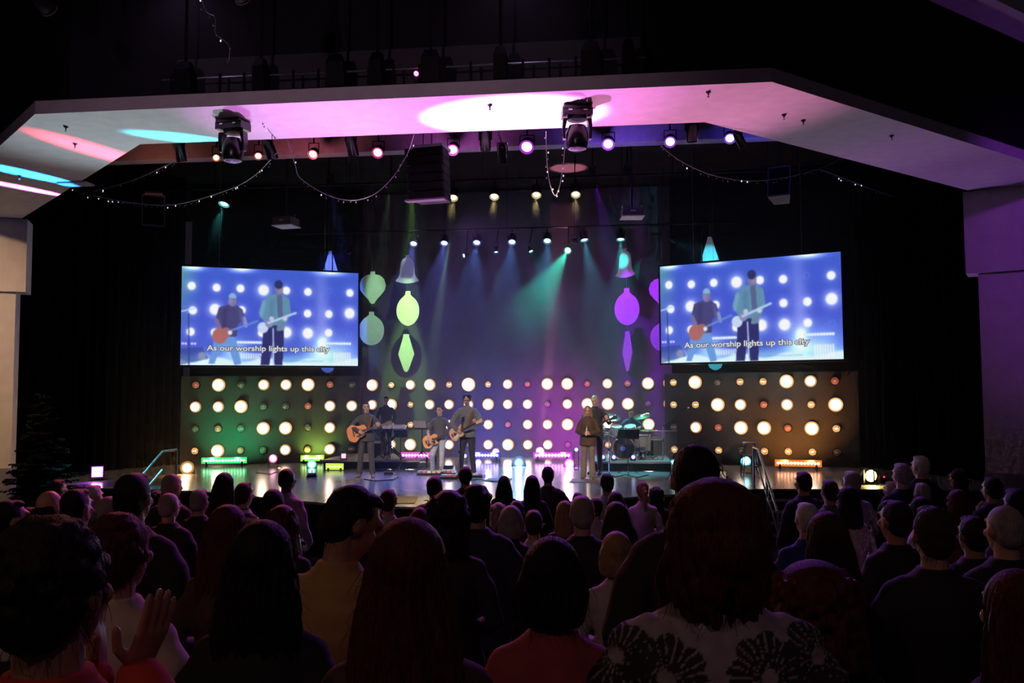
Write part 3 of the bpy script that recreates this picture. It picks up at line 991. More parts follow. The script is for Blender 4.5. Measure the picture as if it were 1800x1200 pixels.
# ------------------------------------------------------------------ string lights
def string_light(label, pts, bright=.16):
    """pts: (px, py, distance); a wire with small bulbs"""
    P = [at(*q) for q in pts]
    fine = []
    for i in range(len(P) - 1):
        p0, p1, p2, p3 = P[max(i - 1, 0)], P[i], P[i + 1], P[min(i + 2, len(P) - 1)]
        for k in range(8):
            t_ = k / 8
            fine.append(0.5 * ((2 * p1) + (p2 - p0) * t_ + (2 * p0 - 5 * p1 + 4 * p2 - p3) * t_ ** 2 + (3 * p1 - p0 - 3 * p2 + p3) * t_ ** 3))
    fine.append(P[-1])
    c = fine[0]
    t = thing('string_light', label, 'string light', c, 0, 'string lights draped over the opening')
    MB().tube([q - c for q in fine], .005, 5).build('wire', mat('wire_grey', (.25, .25, .27), .5), t)
    on, off = MB(), MB()
    L = 0
    nxt = .1
    for q0, q1 in zip(fine[:-1], fine[1:]):
        d = (q1 - q0).length
        while L + d > nxt:
            q = q0.lerp(q1, (nxt - L) / d) - c
            w = Vector((random.uniform(-.03, .03), random.uniform(-.03, .03), random.uniform(-.05, -.01)))
            (on if random.random() < bright else off).ell(q + w, (.010, .010, .015), 6, 4)
            nxt += random.uniform(.08, .17)
        L += d
    if on.v:
        o = on.build('lit_bulbs', glow('tiny_bulb', (1, .92, .95), .9), t, True)
        o['kind'] = 'stuff'
    o = off.build('dark_bulbs', mat('tiny_bulb_glass', (.14, .13, .16), .3), t, True)
    o['kind'] = 'stuff'


string_light('string light crossing the blue glow into a long swag before the curtain', [(8, 262, 15.4), (70, 300, 15.8), (140, 338, 16.2), (170, 345, 15.5), (235, 357, 14.5), (310, 359, 13.9), (400, 334, 13.3), (448, 308, 12.9), (487, 268, 12.4)])
string_light('faint string light rising to the first dark spot can', [(165, 336, 15.5), (230, 318, 14.4), (290, 292, 13.4), (330, 272, 12.6)])
string_light('short string light hanging across the bulkhead beside a moving light', [(440, 166, 10.9), (457, 200, 11.2), (472, 228, 11.7), (487, 246, 12.2)])
string_light('u shaped string light swag beside the loudspeaker column', [(505, 246, 12.16), (519, 290, 12.5), (527, 312, 12.6), (560, 335, 12.6), (590, 348, 12.6), (625, 352, 12.6), (660, 340, 12.6), (690, 312, 12.6), (708, 285, 12.6), (719, 264, 12.6), (728, 236, 12.16)])
string_light('narrow string light loop hanging beside a moving light', [(960, 231, 12.16), (960, 245, 12.3), (961, 280, 12.4), (966, 320, 12.4), (975, 343, 12.4), (983, 330, 12.4), (990, 290, 12.4), (994, 245, 12.3), (995, 230, 12.16)], bright=.4)
string_light('long string light swag below the violet lamps', [(1152, 246, 12.4), (1180, 272, 12.4), (1215, 293, 12.5), (1260, 310, 12.8), (1320, 318, 13.2), (1380, 312, 13.8), (1440, 297, 14.4), (1478, 278, 14.8), (1530, 250, 13.9), (1592, 218, 13.1)], bright=.12)
string_light('faint string light trailing off before the dark curtain', [(1440, 297, 14.4), (1480, 312, 15.2), (1525, 330, 16.2), (1570, 345, 17.2)], bright=.1)
string_light('string light hanging down from the black ceiling', [(340, -160, 9.6), (356, 2, 9.6), (378, 30, 9.7), (379, 58, 9.8), (402, 80, 9.9), (402, 108, 10.0)], bright=.35)


# ------------------------------------------------------------------ sensors on the bulkhead underside
def knob_fix(px, py, label):
    p = atz(px, py, SOFFIT)
    t = thing('bulkhead_hook', label, 'hook', p, random.uniform(0, 3), 'small fittings under the bulkhead')
    MB().lathe([(.001, 0), (.03, 0), (.03, -.015), (.012, -.02), (.009, -.045), (.001, -.05)], 12).build('cap', BLACK, t, True)
    MB().ell((0, 0, -.062), (.016, .016, .02), 10, 6).build('bulb', mat('small_glass', (.8, .8, .85), .1), t, True)


for px, py, lb in ((116, 222, 'small fitting above the red glow on the bulkhead'), (132, 252, 'small fitting inside the red glow on the bulkhead'), (34, 308, 'small fitting in the blue glow on the bulkhead'),
                   (861, 184, 'small red fitting above the white glow on the bulkhead'), (1245, 161, 'small glass fitting near the bulkhead corner'), (1412, 211, 'small glass fitting past the bulkhead corner'), (1378, 201, 'tiny dark fitting past the bulkhead corner'), (1567, 238, 'dark fitting on the string light over the bulkhead')):
    knob_fix(px, py, lb)
pv = atz(133, 322, SOFFIT)
tag(MB().box((pv.x, pv.y, SOFFIT - .015), (.55, .28, .03)).build('access_panel', mat('panel_tan', (.42, .36, .35), .8)), 'flat access panel in the blue glow under the bulkhead', 'panel')

# ------------------------------------------------------------------ light bars and lamps standing on the deck
def led_bar(px, py, Y, length, colour, hot, label, rz=0.0, n=14, watts=0, up=(0, 1, .75), angle=110, z=None):
    p = at(px, py, Y)
    base = z if z is not None else STAGE
    t = thing('light_bar', label, 'light bar', (p.x, Y, base), rz, 'led light bars on the deck')
    hgt = max(.10, p.z - base)
    MB().box((0, .055, hgt), (length + .10, .08, .17)).build('housing', BLACK, t)
    for s in (-1, 1):
        MB().box((s * length * .42, .05, (hgt - .04) / 2), (.05, .12, max(.02, hgt - .04))).build('foot', BLACK, t)
    l1, l2 = MB(), MB()
    st_ = length / n
    for i in range(n):
        x = -length / 2 + (i + .5) * st_
        l1.lathe([(.001, -.03), (st_ * .25, -.024), (st_ * .40, .0), (st_ * .40, .01), (.001, .01)], 12, (x, .0, hgt), (0, 1, 0))
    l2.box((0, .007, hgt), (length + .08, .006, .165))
    nm = '%02x%02x%02x' % tuple(int(c * 255) for c in colour)
    white = tuple(.35 + .65 * c for c in colour)
    o = l1.build('led_lenses', glow('led_%s_%d' % (nm, hot), white, hot * .6), t, True)
    o['kind'] = 'stuff'
    l2.build('glow_plate', glow('ledback_%s_%d' % (nm, hot), tuple(c ** 1.7 for c in colour), 1.15), t)  # plate whose emission imitates the coloured glow around the bar
    if watts:
        for k in (-1, 1):
            q = Vector((p.x + math.cos(rz) * k * length * .3, Y + math.sin(rz) * k * length * .3 - .02, base + hgt + .06))
            spot('wash', q, q + Vector(up), colour, watts / 2, angle, .8, .12, t)


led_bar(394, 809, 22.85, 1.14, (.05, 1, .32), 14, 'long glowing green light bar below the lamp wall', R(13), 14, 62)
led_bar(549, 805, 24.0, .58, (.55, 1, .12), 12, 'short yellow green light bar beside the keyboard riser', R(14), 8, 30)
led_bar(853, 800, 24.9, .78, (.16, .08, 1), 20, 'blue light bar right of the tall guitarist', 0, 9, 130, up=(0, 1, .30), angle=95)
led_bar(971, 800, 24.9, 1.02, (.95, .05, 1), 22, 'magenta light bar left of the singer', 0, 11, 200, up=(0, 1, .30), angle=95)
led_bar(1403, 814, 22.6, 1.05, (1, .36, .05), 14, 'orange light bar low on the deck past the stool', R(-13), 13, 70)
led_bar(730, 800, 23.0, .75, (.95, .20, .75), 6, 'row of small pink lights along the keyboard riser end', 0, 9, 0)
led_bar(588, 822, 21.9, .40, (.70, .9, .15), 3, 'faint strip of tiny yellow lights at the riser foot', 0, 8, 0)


def pod(px, py, Y, rad, colour, hot, label, target=None, watts=0, angle=40, z=None, shape=0):
    """small lamp standing on the deck, facing the seats"""
    p = at(px, py, Y)
    base = z if z is not None else STAGE
    t = thing('floor_lamp_pod', label, 'stage light', (p.x, Y, base), math.atan2(p.x - CAM.x, -(0 - Y)) * -1.0, 'lamp pods standing on the deck')
    hgt = p.z - base
    nm = '%02x%02x%02x_%d' % (*[int(c * 255) for c in colour], hot)
    white = tuple(.45 + .55 * c for c in colour)
    if shape:   # square flood
        MB().box((0, .10, hgt), (rad * 2.3, .18, rad * 2.3)).build('housing', BLACK, t)
        MB().box((0, .0, hgt), (rad * 1.9, .03, rad * 1.9)).build('lens', glow('pod_' + nm, white, hot * .4), t)
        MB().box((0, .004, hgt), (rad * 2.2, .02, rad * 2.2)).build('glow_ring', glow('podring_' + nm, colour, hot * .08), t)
    else:
        MB().lathe([(rad * 1.02, -.02), (rad * 1.2, -.02), (rad * 1.2, .12), (rad * .7, .2), (.005, .2), (.005, .05), (rad * 1.0, .02)], 18, (0, 0, hgt), (0, 1, 0), False).build('housing', BLACK, t, True)
        o = MB().lathe([(.001, -.05), (rad * .6, -.035), (rad, .0), (rad, .01), (.001, .01)], 18, (0, 0, 0), (0, 1, 0)).build('lens', lamp_glass('pod_%s_%d' % (nm, int(rad * 1000)), colour, hot * .5, hot * .12, rad * .55, rad * .98), t, True)
        o.location = (0, 0, hgt)
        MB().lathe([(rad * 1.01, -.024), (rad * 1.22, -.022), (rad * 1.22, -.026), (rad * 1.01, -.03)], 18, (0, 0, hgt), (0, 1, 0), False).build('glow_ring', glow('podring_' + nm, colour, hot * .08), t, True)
    for s in (-1, 1):
        MB().tube([(s * rad * 1.25, .06, hgt), (s * rad * 1.25, .06, .01)], .012, 5).build('bracket_arm', BLACK, t)
    MB().box((0, .06, .008), (rad * 2.8, .10, .014)).build('foot_plate', BLACK, t)
    if watts:
        q = Vector((p.x, Y, p.z)) + Vector((0, -.10, .02))
        spot('wash', q, target, colour, watts, angle, .7, .06, t)


pod(171, 829, 19.0, .115, (.55, .05, 1), 14, 'square violet flood lamp at the far end of the stage edge', (-8.6, 17.3, 1.0), 12, 100, shape=1)
pod(480, 806, 22.9, .095, (1, .12, .42), 12, 'pink lamp pod below the lamp wall', (-6.6, 24.5, 2.6), 14, 90)
pod(548, 816, 22.6, .10, (.05, .85, .95), 12, 'cyan lamp pod beside the short yellow green bar', (-4.6, 25, 2.4), 10, 90)
pod(912, 813, 23.5, .15, (.10, .42, 1), 2.6, 'large cyan blue lamp pod between the blue and magenta bars', (.4, 21.0, 1.0), 90, 110)
pod(1001, 815, 23.4, .12, (.95, .05, 1), 16, 'magenta lamp pod at the end of the magenta bar', (2.0, 21.0, 1.0), 50, 110)
pod(949, 793, 25.0, .10, (1, .35, .80), 16, 'pale pink lamp sending a ray up the back wall', None, 0)
pod(872, 794, 25.0, .085, (.75, .20, 1), 14, 'pale violet lamp above the end of the blue bar', None, 0)
pod(841, 813, 24.4, .09, (.25, .15, 1), 14, 'small blue lamp pod under the blue bar', None, 0)
pod(1311, 811, 21.6, .10, (.05, .80, .95), 12, 'teal lamp pod in front of the bar stool', (6.0, 24.3, 2.4), 130, 100)
pod(1060, 803, 22.2, .045, (.10, .16, 1), 14, 'small blue lamp at the drum riser, nearest the singer', None, 0, z=STAGE + .25)
pod(1079, 803, 22.2, .045, (.10, .16, 1), 14, 'small blue lamp before the bass drum', None, 0, z=STAGE + .25)
pod(1113, 803, 22.2, .045, (.10, .16, 1), 14, 'small blue lamp past the bass drum', None, 0, z=STAGE + .25)
pod(1013, 790, 22.4, .045, (.05, .75, 1), 8, 'small cyan lamp beside the singer', None, 0)
pod(1184, 812, 21.2, .06, (.05, .85, .85), 10, 'small teal lamp at the end of the drum riser', None, 0)
pod(329, 822, 20.9, .14, (1, .50, .12), 5, 'warm half hidden lamp low by the handrail post', (-7.5, 18.4, 1.0), 20, 120)
pod(491, 824, 22.5, .045, (1, .40, .10), 8, 'tiny orange lamp beside the pink pod', None, 0)
pod(1268, 836, 20.3, .10, (1, .55, .25), 1.2, 'dim orange lamp pod near the top of the stage steps', None, 0, shape=1)
pod(817, 801, 24.6, .05, (.35, .30, 1), 14, 'tiny blue lamp behind the tall guitarist', None, 0)
pod(604, 801, 22.2, .06, (1, .30, .60), 3, 'small pink square lamp at the keyboard riser', None, 0, z=STAGE + .25, shape=1)


# yellow fresnel with barn doors at the far stage corner
p = at(1531, 836, 19.3)
t = thing('fresnel_lamp', 'yellow lamp with barn doors at the far stage corner', 'stage light', (p.x, 19.3, STAGE), R(8))
hgt = p.z - STAGE
MB().lathe([(.13, -.02), (.15, -.02), (.15, .18), (.10, .26), (.005, .26), (.005, .1), (.12, .0)], 18, (0, 0, hgt), (0, 1, 0), False).build('housing', BLACK, t, True)
MB().lathe([(.001, -.03), (.08, -.02), (.125, .0), (.125, .01), (.001, .01)], 18, (0, 0, hgt), (0, 1, 0)).build('lens', glow('fresnel_yellow', (1, .80, .22), 9), t, True)
for s, tl in ((-1, R(-55)), (1, R(50))):
    MB().prism([(0, -.12), (.14, -.15), (.14, .15), (0, .12)], .004, Matrix.Translation((s * .14, -.02, hgt)) @ Matrix.Rotation(tl if s > 0 else PI - tl, 4, 'Z')).build('barn_door', mat('barn_metal', (.35, .33, .3), .4, .6), t)
MB().tube([(.02, -.10, hgt - .13), (.01, -.12, hgt + .12)], .014, 5).build('guard_bar', BLACK, t)
for s in (-1, 1):
    MB().tube([(s * .16, .08, hgt), (s * .16, .08, .01)], .012, 5).build('bracket_arm', BLACK, t)
MB().box((0, .08, .008), (.36, .12, .014)).build('foot_plate', BLACK, t)
spot('wash', (p.x, 19.15, p.z), (p.x - .3, 18.3, 1.0), (1, .75, .15), 24, 120, .8, .08, t)
p = at(1554, 838, 19.5)
t = thing('indicator_light', 'tiny red standby light beside the yellow lamp', 'indicator', (p.x, 19.5, STAGE))
MB().ell((0, 0, p.z - STAGE), (.02, .02, .018), 8, 6).build('lens', glow('red_dot', (1, .03, .06), 3), t, True)
MB().box((0, .05, (p.z - STAGE) / 2), (.14, .08, p.z - STAGE - .02)).build('housing', BLACK, t)

# ------------------------------------------------------------------ risers
def riser(x0, x1, y0, y1, label):
    t = thing('stage_riser', label, 'riser', ((x0 + x1) / 2, (y0 + y1) / 2, STAGE))
    w, d = x1 - x0, y1 - y0
    MB().box((0, 0, .225), (w, d, .05)).build('deck_board', GREYP, t)
    MB().box((0, -d / 2 + .02, .225), (w + .004, .045, .03)).build('edge_trim', STEEL, t)
    for sx in (-1, 0, 1):
        for sy in (-1, 1):
            MB().box((sx * (w / 2 - .06), sy * (d / 2 - .06), .10), (.06, .06, .20)).build('leg', BLACK, t)
    MB().box((0, -d / 2 + .10, .10), (w - .1, .02, .18)).build('skirt', DRAPE, t)


a, b = at(566, 815, 22.2), at(738, 815, 22.2)
riser(a.x, b.x, 22.2, 24.6, 'low grey riser carrying the keyboard player')
a, b = at(1040, 815, 22.0), at(1181, 815, 22.0)
riser(a.x, b.x, 22.0, 24.6, 'low grey riser carrying the drum kit')
RZ = STAGE + .25

# ------------------------------------------------------------------ steps and handrails at the stage edge
def stage_steps(x0, x1, ytop, label, n=5):
    t = thing('stage_steps', label, 'stairs', ((x0 + x1) / 2, ytop, 0), 0, 'steps up to the stage')
    w = x1 - x0
    for k in range(n):
        z = STAGE - .19 * (k + 1)
        y = -.30 * k - .15
        o = MB().box((0, y, z - .02), (w, .31, .04)).build('tread', mat('tread_grey', (.14, .13, .14), .7), t)
        MB().box((0, y - .15, z - .012), (w, .02, .03)).build('nosing', mat('nosing_pale', (.38, .36, .36), .5), o)
        MB().box((0, y + .14, z / 2 - .02), (w, .02, max(.02, z))).build('step_riser', BLACK, t)


def rail_set(label, s, X, ytop, zlow=.12):
    t = thing('handrail', label, 'handrail', (X, ytop, 0), 0, 'handrails at the stage steps')
    up0, low0 = .80, .42
    yb = -1.75
    def line(h):
        return [(0, .75, STAGE + h), (0, .15, STAGE + h), (0, yb, STAGE + h - 1.02)]
    MB().tube(line(up0), .024, 8).build('top_rail', STEEL, t, True)
    MB().tube([(0, .15, STAGE + low0), (0, yb, STAGE + low0 - 1.02)], .02, 8).build('mid_rail', STEEL, t, True)
    MB().tube([(0, .75, STAGE + up0), (0, .75, STAGE)], .022, 8).build('post', STEEL, t, True)
    MB().tube([(0, -.75, STAGE + up0 - .48), (0, -.75, .42)], .03, 8).build('post', STEEL, t, True)
    MB().tube([(0, yb, STAGE + up0 - 1.02), (0, yb, .0)], .022, 8).build('post', STEEL, t, True)


stage_steps(5.95, 7.25, 18.28, 'dark steps with pale nosings up to the stage near the bar stool')
rail_set('grey handrail beside the steps near the bar stool', 1, 5.90, 18.2)
stage_steps(-8.0, -6.7, 17.3, 'dark steps up to the stage near the violet flood lamp')
rail_set('grey handrail sloping up beside the green light bar', -1, -6.55, 17.15)

# fir tree against the warm lit wall
tp = at(76, 700, 16.3)
t = thing('fir_tree', 'dark artificial fir tree standing by the warm lit wall', 'tree', (tp.x, 16.3, 0.0))
MB().tube([(0, 0, 0), (0, 0, 3.0)], [.05, .015], 8).build('trunk', mat('fir_trunk', (.03, .02, .015), .9), t, True)
MB().lathe([(.001, 0), (.22, 0), (.20, .06), (.06, .12), (.001, .12)], 16).build('stand', BLACK, t, True)
m = MB()
rg = random.Random(4)
for k in range(150):
    u = rg.random() ** .8
    z = .35 + u * 2.6
    L = (1 - u) * .85 + .10
    a_ = rg.uniform(0, 2 * PI)
    d = Vector((math.cos(a_), math.sin(a_), -.25))
    sd = Vector((-d.y, d.x, 0))
    p0 = Vector((0, 0, z))
    for j in range(9):
        f_ = (j + 1) / 9
        q0 = p0 + d * L * f_ + Vector((0, 0, .10 * f_ * f_))
        w = .20 * (1.15 - f_) + .05
        for s_ in (-1, 1):
            e_ = q0 + sd * s_ * w + d * .06 + Vector((0, 0, rg.uniform(-.05, .03)))
            m.add([q0 - d * .06, q0 + d * .06, e_], [(0, 1, 2)])
            m.add([q0 + Vector((0, 0, .02)), q0 - Vector((0, 0, .02)), e_], [(0, 1, 2)])
o = m.build('foliage', mat('fir_needles', (.010, .014, .012), .9), t)
o['kind'] = 'stuff'

# ------------------------------------------------------------------ instruments
WOODT = mat('spruce_orange', (.78, .25, .095), .35, scale=3, stretch=(12, 1, 1), var=.15)
WOODB = mat('mahogany', (.28, .11, .05), .35, scale=3, stretch=(1, 1, 10))
EBONY = mat('ebony', (.03, .02, .018), .4)
TANB = mat('tan_burst', (.62, .30, .09), .3, scale=3)
NATB = mat('pale_ash', (.70, .42, .24), .3, scale=4, stretch=(8, 1, 1))
CREAMP = mat('cream_plate', (.75, .70, .55), .4)
NICKEL = mat('nickel', (.75, .72, .66), .25, 1.0)


def smooth_outline(pts, n=5):
    out = []
    m_ = len(pts)
    for i in range(m_):
        p0, p1, p2, p3 = [Vector(pts[(i + k) % m_]) for k in (-1, 0, 1, 2)]
        for k in range(n):
            t_ = k / n
            q = .5 * ((2 * p1) + (p2 - p0) * t_ + (2 * p0 - 5 * p1 + 4 * p2 - p3) * t_ ** 2 + (3 * p1 - p0 - 3 * p2 + p3) * t_ ** 3)
            out.append((q.x, q.y))
    return out


def guitar(label, origin, neck_dir, normal, kind, k=1.0):
    """local x along the neck, z across, -y is the front face; origin is the middle of the body"""
    X = Vector(neck_dir).normalized()
    Nn = Vector(normal)
    Nn = (Nn - X * Nn.dot(X)).normalized()
    Y = -Nn
    Z = X.cross(Y)
    M = Matrix(((X.x, Y.x, Z.x), (X.y, Y.y, Z.y), (X.z, Y.z, Z.z)))
    t = thing('acoustic_guitar' if kind == 'acoustic' else 'bass_guitar' if kind == 'bass' else 'electric_guitar', label, 'guitar', origin, 0, 'guitars held on stage', k, M.to_quaternion())
    if kind == 'acoustic':
        o = smooth_outline([(-.25, 0), (-.22, -.14), (-.10, -.20), (.03, -.135), (.14, -.14), (.20, -.10), (.215, -.03), (.215, .03), (.15, .035), (.13, .10), (.07, .125), (.0, .135), (-.10, .20), (-.22, .14)])
        o = [(x, -z) for x, z in o]
        th, nl = .10, .40
        MB().prism(o, th, back=.0).build('body', WOODB, t)
        MB().prism([(x * .985, z * .985) for x, z in o], .006, back=-.006).build('soundboard', WOODT, t)
        MB().lathe([(.001, 0), (.05, 0), (.05, .003), (.001, .003)], 20, (.06, -.006, 0), (0, -1, 0)).build('sound_hole', EBONY, t)
        MB().lathe([(.052, 0), (.062, 0), (.062, .002), (.052, .002)], 20, (.06, -.006, 0), (0, -1, 0), False).build('rosette', WOODB, t)
        MB().box((-.10, -.012, 0), (.03, .012, .16)).build('bridge', EBONY, t)
        MB().prism(smooth_outline([(.03, -.05), (.09, -.07), (.02, -.12), (-.06, -.09)]), .002, back=-.009).build('pickguard', EBONY, t)
        x0, bm_ = .21, WOODB
    else:
        o = smooth_outline([(-.20, 0), (-.19, -.10), (-.10, -.165), (.02, -.12), (.12, -.13), (.17, -.16), (.19, -.13), (.14, -.05), (.14, .03), (.16, .10), (.10, .13), (.0, .12), (-.10, .165), (-.18, .11)]) if kind != 'lp' else \
            smooth_outline([(-.23, 0), (-.20, -.12), (-.08, -.165), (.03, -.115), (.12, -.13), (.18, -.10), (.19, -.03), (.15, .0), (.13, .05), (.17, .10), (.14, .13), (.02, .115), (-.08, .165), (-.20, .12)])
        o = [(x, -z) for x, z in o]
        th, nl = .045, .42 if kind != 'bass' else .58
        bm_ = {'lp': TANB, 'tele': NATB, 'bass': mat('bass_blue', (.05, .07, .16), .3)}[kind]
        MB().prism(o, th, back=.0).build('body', bm_, t)
        MB().prism(smooth_outline([(.10, -.02), (.08, -.11), (-.04, -.10), (-.10, -.12), (-.12, -.06), (0, -.02)]), .004, back=-.005).build('pickguard', CREAMP if kind != 'lp' else EBONY, t)
        for x in (.06, -.06):
            MB().box((x, -.010, 0), (.035, .016, .085)).build('pickup', EBONY if kind == 'tele' else NICKEL, t)
        MB().box((-.13, -.010, 0), (.03, .018, .09)).build('bridge', NICKEL, t)
        for q in ((-.12, .10), (-.07, .12)):
            MB().lathe([(.001, .02), (.012, .02), (.014, 0), (.001, 0)], 10, (q[0], 0, q[1]), (0, -1, 0)).build('knob', CREAMP, t)
        x0 = .14
    MB().loft([[(x0 - .06, -.008, -.03), (x0 - .06, -.008, .03), (x0 - .06, .02, .025), (x0 - .06, .02, -.025)],
               [(x0 + nl, -.008, -.023), (x0 + nl, -.008, .023), (x0 + nl, .014, .018), (x0 + nl, .014, -.018)]]).build('neck', WOODB, t)
    fb = MB().box((x0 + nl / 2 - .05, -.011, 0), (nl + .1, .006, .05)).build('fretboard', EBONY, t)
    hs = MB().prism([(x0 + nl, -.024), (x0 + nl + .04, -.036), (x0 + nl + .18, -.04), (x0 + nl + .19, 0), (x0 + nl + .18, .04), (x0 + nl + .04, .036), (x0 + nl, .024)], .016, back=.0).build('headstock', bm_ if kind != 'acoustic' else EBONY, t)
    for i in range(3):
        for s in (-1, 1):
            MB().lathe([(.001, 0), (.008, 0), (.008, .03), (.001, .03)], 8, (x0 + nl + .055 + i * .05, .008, s * .036), (0, 0, s)).build('tuning_peg', NICKEL, hs)
    for i in range(4 if kind == 'bass' else 6):
        z = (i - (1.5 if kind == 'bass' else 2.5)) * .0075
        MB().tube([(-.12, -.02, z), (x0 + nl, -.0155, z)], .0012, 4).build('string', NICKEL, t)
    return t


def tripod(mb, r_=.32, h=.30):
    for k in range(3):
        a_ = 2 * PI * k / 3 + .4
        mb.tube([(0, 0, h), (math.cos(a_) * r_, math.sin(a_) * r_, .012)], .011, 6)


def mic_stand(label, X, Y, hgt, boom=None, z=STAGE, straight=False):
    t = thing('microphone_stand', label, 'mic stand', (X, Y, z), 0, 'microphone stands on stage')
    if straight:
        MB().lathe([(.001, 0), (.13, 0), (.13, .015), (.03, .03), (.001, .03)], 20).build('base', BLACK, t, True)
    else:
        for k in range(3):
            a_ = 2 * PI * k / 3 + .4
            MB().tube([(0, 0, .25), (math.cos(a_) * .32, math.sin(a_) * .32, .012)], .011, 6).build('leg', BLACK, t)
    MB().tube([(0, 0, .02), (0, 0, hgt)], .012, 8).build('pole', STEEL, t, True)
    MB().lathe([(.001, 0), (.02, 0), (.02, .06), (.001, .06)], 10, (0, 0, hgt * .55)).build('clutch', BLACK, t, True)
    e = Vector(boom) if boom else Vector((0, -.06, hgt + .05))
    MB().tube([(0, 0, hgt), e], .010, 6).build('boom', BLACK, t)
    d = (e - Vector((0, 0, hgt))).normalized()
    mi = MB().lathe([(.001, 0), (.012, 0), (.018, .13), (.001, .135)], 12, e, d).build('microphone', BLACK, t, True)
    MB().ell(e + d * .155, (.026, .026, .026), 12, 8).build('grille', NICKEL, mi, True)
    return t


def P(px, Y):
    """x of a pixel column at stage level"""
    return at(px, 830, Y).x


mic_stand('tall microphone stand before the tall guitarist', P(807, 20.2), 20.2, 1.05, (.06, .02, 1.30), straight=True)
mic_stand('microphone stand with a round base before the drum kit', P(1071, 20.7), 20.7, 1.10, (.0, .0, 1.16), straight=True)
mic_stand('boom microphone stand beside the drum kit', P(1166, 22.6), 22.6, .85, (.55, .15, 1.25), RZ)
mic_stand('low microphone stand at the keyboard riser front', P(686, 22.4), 22.4, .55, (.05, -.1, .72), RZ)
t = thing('music_stand', 'black music stand in front of the bass drum', 'music stand', (P(1104, 21.3), 21.3, STAGE), 0)
for k in range(3):
    a_ = 2 * PI * k / 3 + .5
    MB().tube([(0, 0, .18), (math.cos(a_) * .28, math.sin(a_) * .28, .012)], .011, 6).build('leg', BLACK, t)
MB().tube([(0, 0, .1), (0, 0, .92)], .012, 8).build('pole', BLACK, t, True)
MB().loft([[(-.27, -.10, .86), (.27, -.10, .86), (.27, -.09, .855), (-.27, -.09, .855)], [(-.22, .10, 1.08), (.30, .10, 1.08), (.30, .11, 1.075), (-.22, .11, 1.075)]]).build('desk', DRAPE, t)
MB().box((0, -.11, .865), (.54, .05, .012)).build('lip', BLACK, t)
t = thing('music_stand', 'low folding stand with thin legs before the keyboard riser', 'music stand', (P(704, 21.1), 21.1, STAGE), 0)
for k in range(3):
    a_ = 2 * PI * k / 3 + .5
    MB().tube([(0, 0, .22), (math.cos(a_) * .32, math.sin(a_) * .32, .012)], .011, 6).build('leg', BLACK, t)
MB().tube([(0, 0, .1), (0, 0, .95)], .011, 8).build('pole', BLACK, t, True)
MB().box((0, 0, 1.0), (.34, .02, .22), Euler((R(30), 0, 0))).build('desk', BLACK, t)

# drum kit
SHELL = mat('drum_shell', (.30, .33, .34), .3, .2)
HEADW = mat('drum_head', (.70, .70, .68), .5)
HEADB = mat('drum_head_black', (.015, .015, .018), .3)
BRASS = mat('cymbal_bronze', (.75, .60, .30), .25, 1.0)


def drum(name, label, c, rad, dep, axis, headm, z, legs=()):
    t = thing(name, label, 'drum', c, 0, 'drum kit pieces')
    ax = Vector(axis).normalized()
    MB().lathe([(rad, -dep / 2), (rad, dep / 2)], 24, (0, 0, 0), ax, False).build('shell', SHELL, t, True)
    for s in (-1, 1):
        MB().lathe([(rad * .99, -.02), (rad * 1.05, -.02), (rad * 1.05, .02), (rad * .99, .02), (rad * .99, -.02)], 24, ax * (s * dep / 2), ax, False).build('hoop', NICKEL, t, True)
        MB().lathe([(.001, 0), (rad, -.004), (rad, .0), (.001, .004)], 24, ax * (s * (dep / 2 + .004)), ax).build('drum_head', headm if s > 0 else HEADW, t)
    q = Vector((0, 0, 1)).rotation_difference(ax)
    for k in range(6):
        a_ = 2 * PI * k / 6
        d = q @ Vector((math.cos(a_) * rad * 1.03, math.sin(a_) * rad * 1.03, 0))
        MB().tube([d - ax * dep * .42, d + ax * dep * .42], .007, 5).build('lug', NICKEL, t)
    for a_, b2 in legs:
        MB().tube([a_, b2], .010, 6).build('leg', CHROME, t)
    return t


kx, ky = P(1097, 22.7), 22.7
bd = drum('bass_drum', 'bass drum with a dark front head in the drum kit', (kx, ky, RZ + .295), .28, .42, (0, -1, 0), HEADB, RZ, [((.27, -.1, -.12), (.38, -.2, -.285)), ((-.27, -.1, -.12), (-.38, -.2, -.285))])
MB().ell((-.03, -.228, .0), (.07, .004, .06), 14, 8).build('emblem', glow('blue_emblem', (.05, .12, .9), .35), bd, True)
drum('tom_drum', 'tom drum lit green above the bass drum', (kx - .20, ky + .02, RZ + .75), .15, .22, (.1, -.35, 1), HEADW, RZ, [((.05, 0, -.10), (.16, .0, -.20))])
drum('tom_drum', 'second tom drum behind the black music stand', (kx + .18, ky + .02, RZ + .75), .15, .22, (-.1, -.35, 1), HEADW, RZ, [((-.05, 0, -.10), (-.14, .0, -.20))])
drum('floor_tom', 'floor tom on chrome legs near the warm lamp', (kx + .50, ky + .15, RZ + .42), .20, .38, (0, -.05, 1), HEADW, RZ, [((.2 * math.cos(a_), .2 * math.sin(a_), 0), (.21 * math.cos(a_), .21 * math.sin(a_), -.41)) for a_ in (0, 2.1, 4.2)])
drum('snare_drum', 'snare drum on a stand near the singer side', (kx - .52, ky + .2, RZ + .58), .18, .14, (.05, -.15, 1), HEADW, RZ, [((.12 * math.cos(a_), .12 * math.sin(a_), -.06), (.22 * math.cos(a_), .22 * math.sin(a_), -.57)) for a_ in (.3, 2.4, 4.5)])


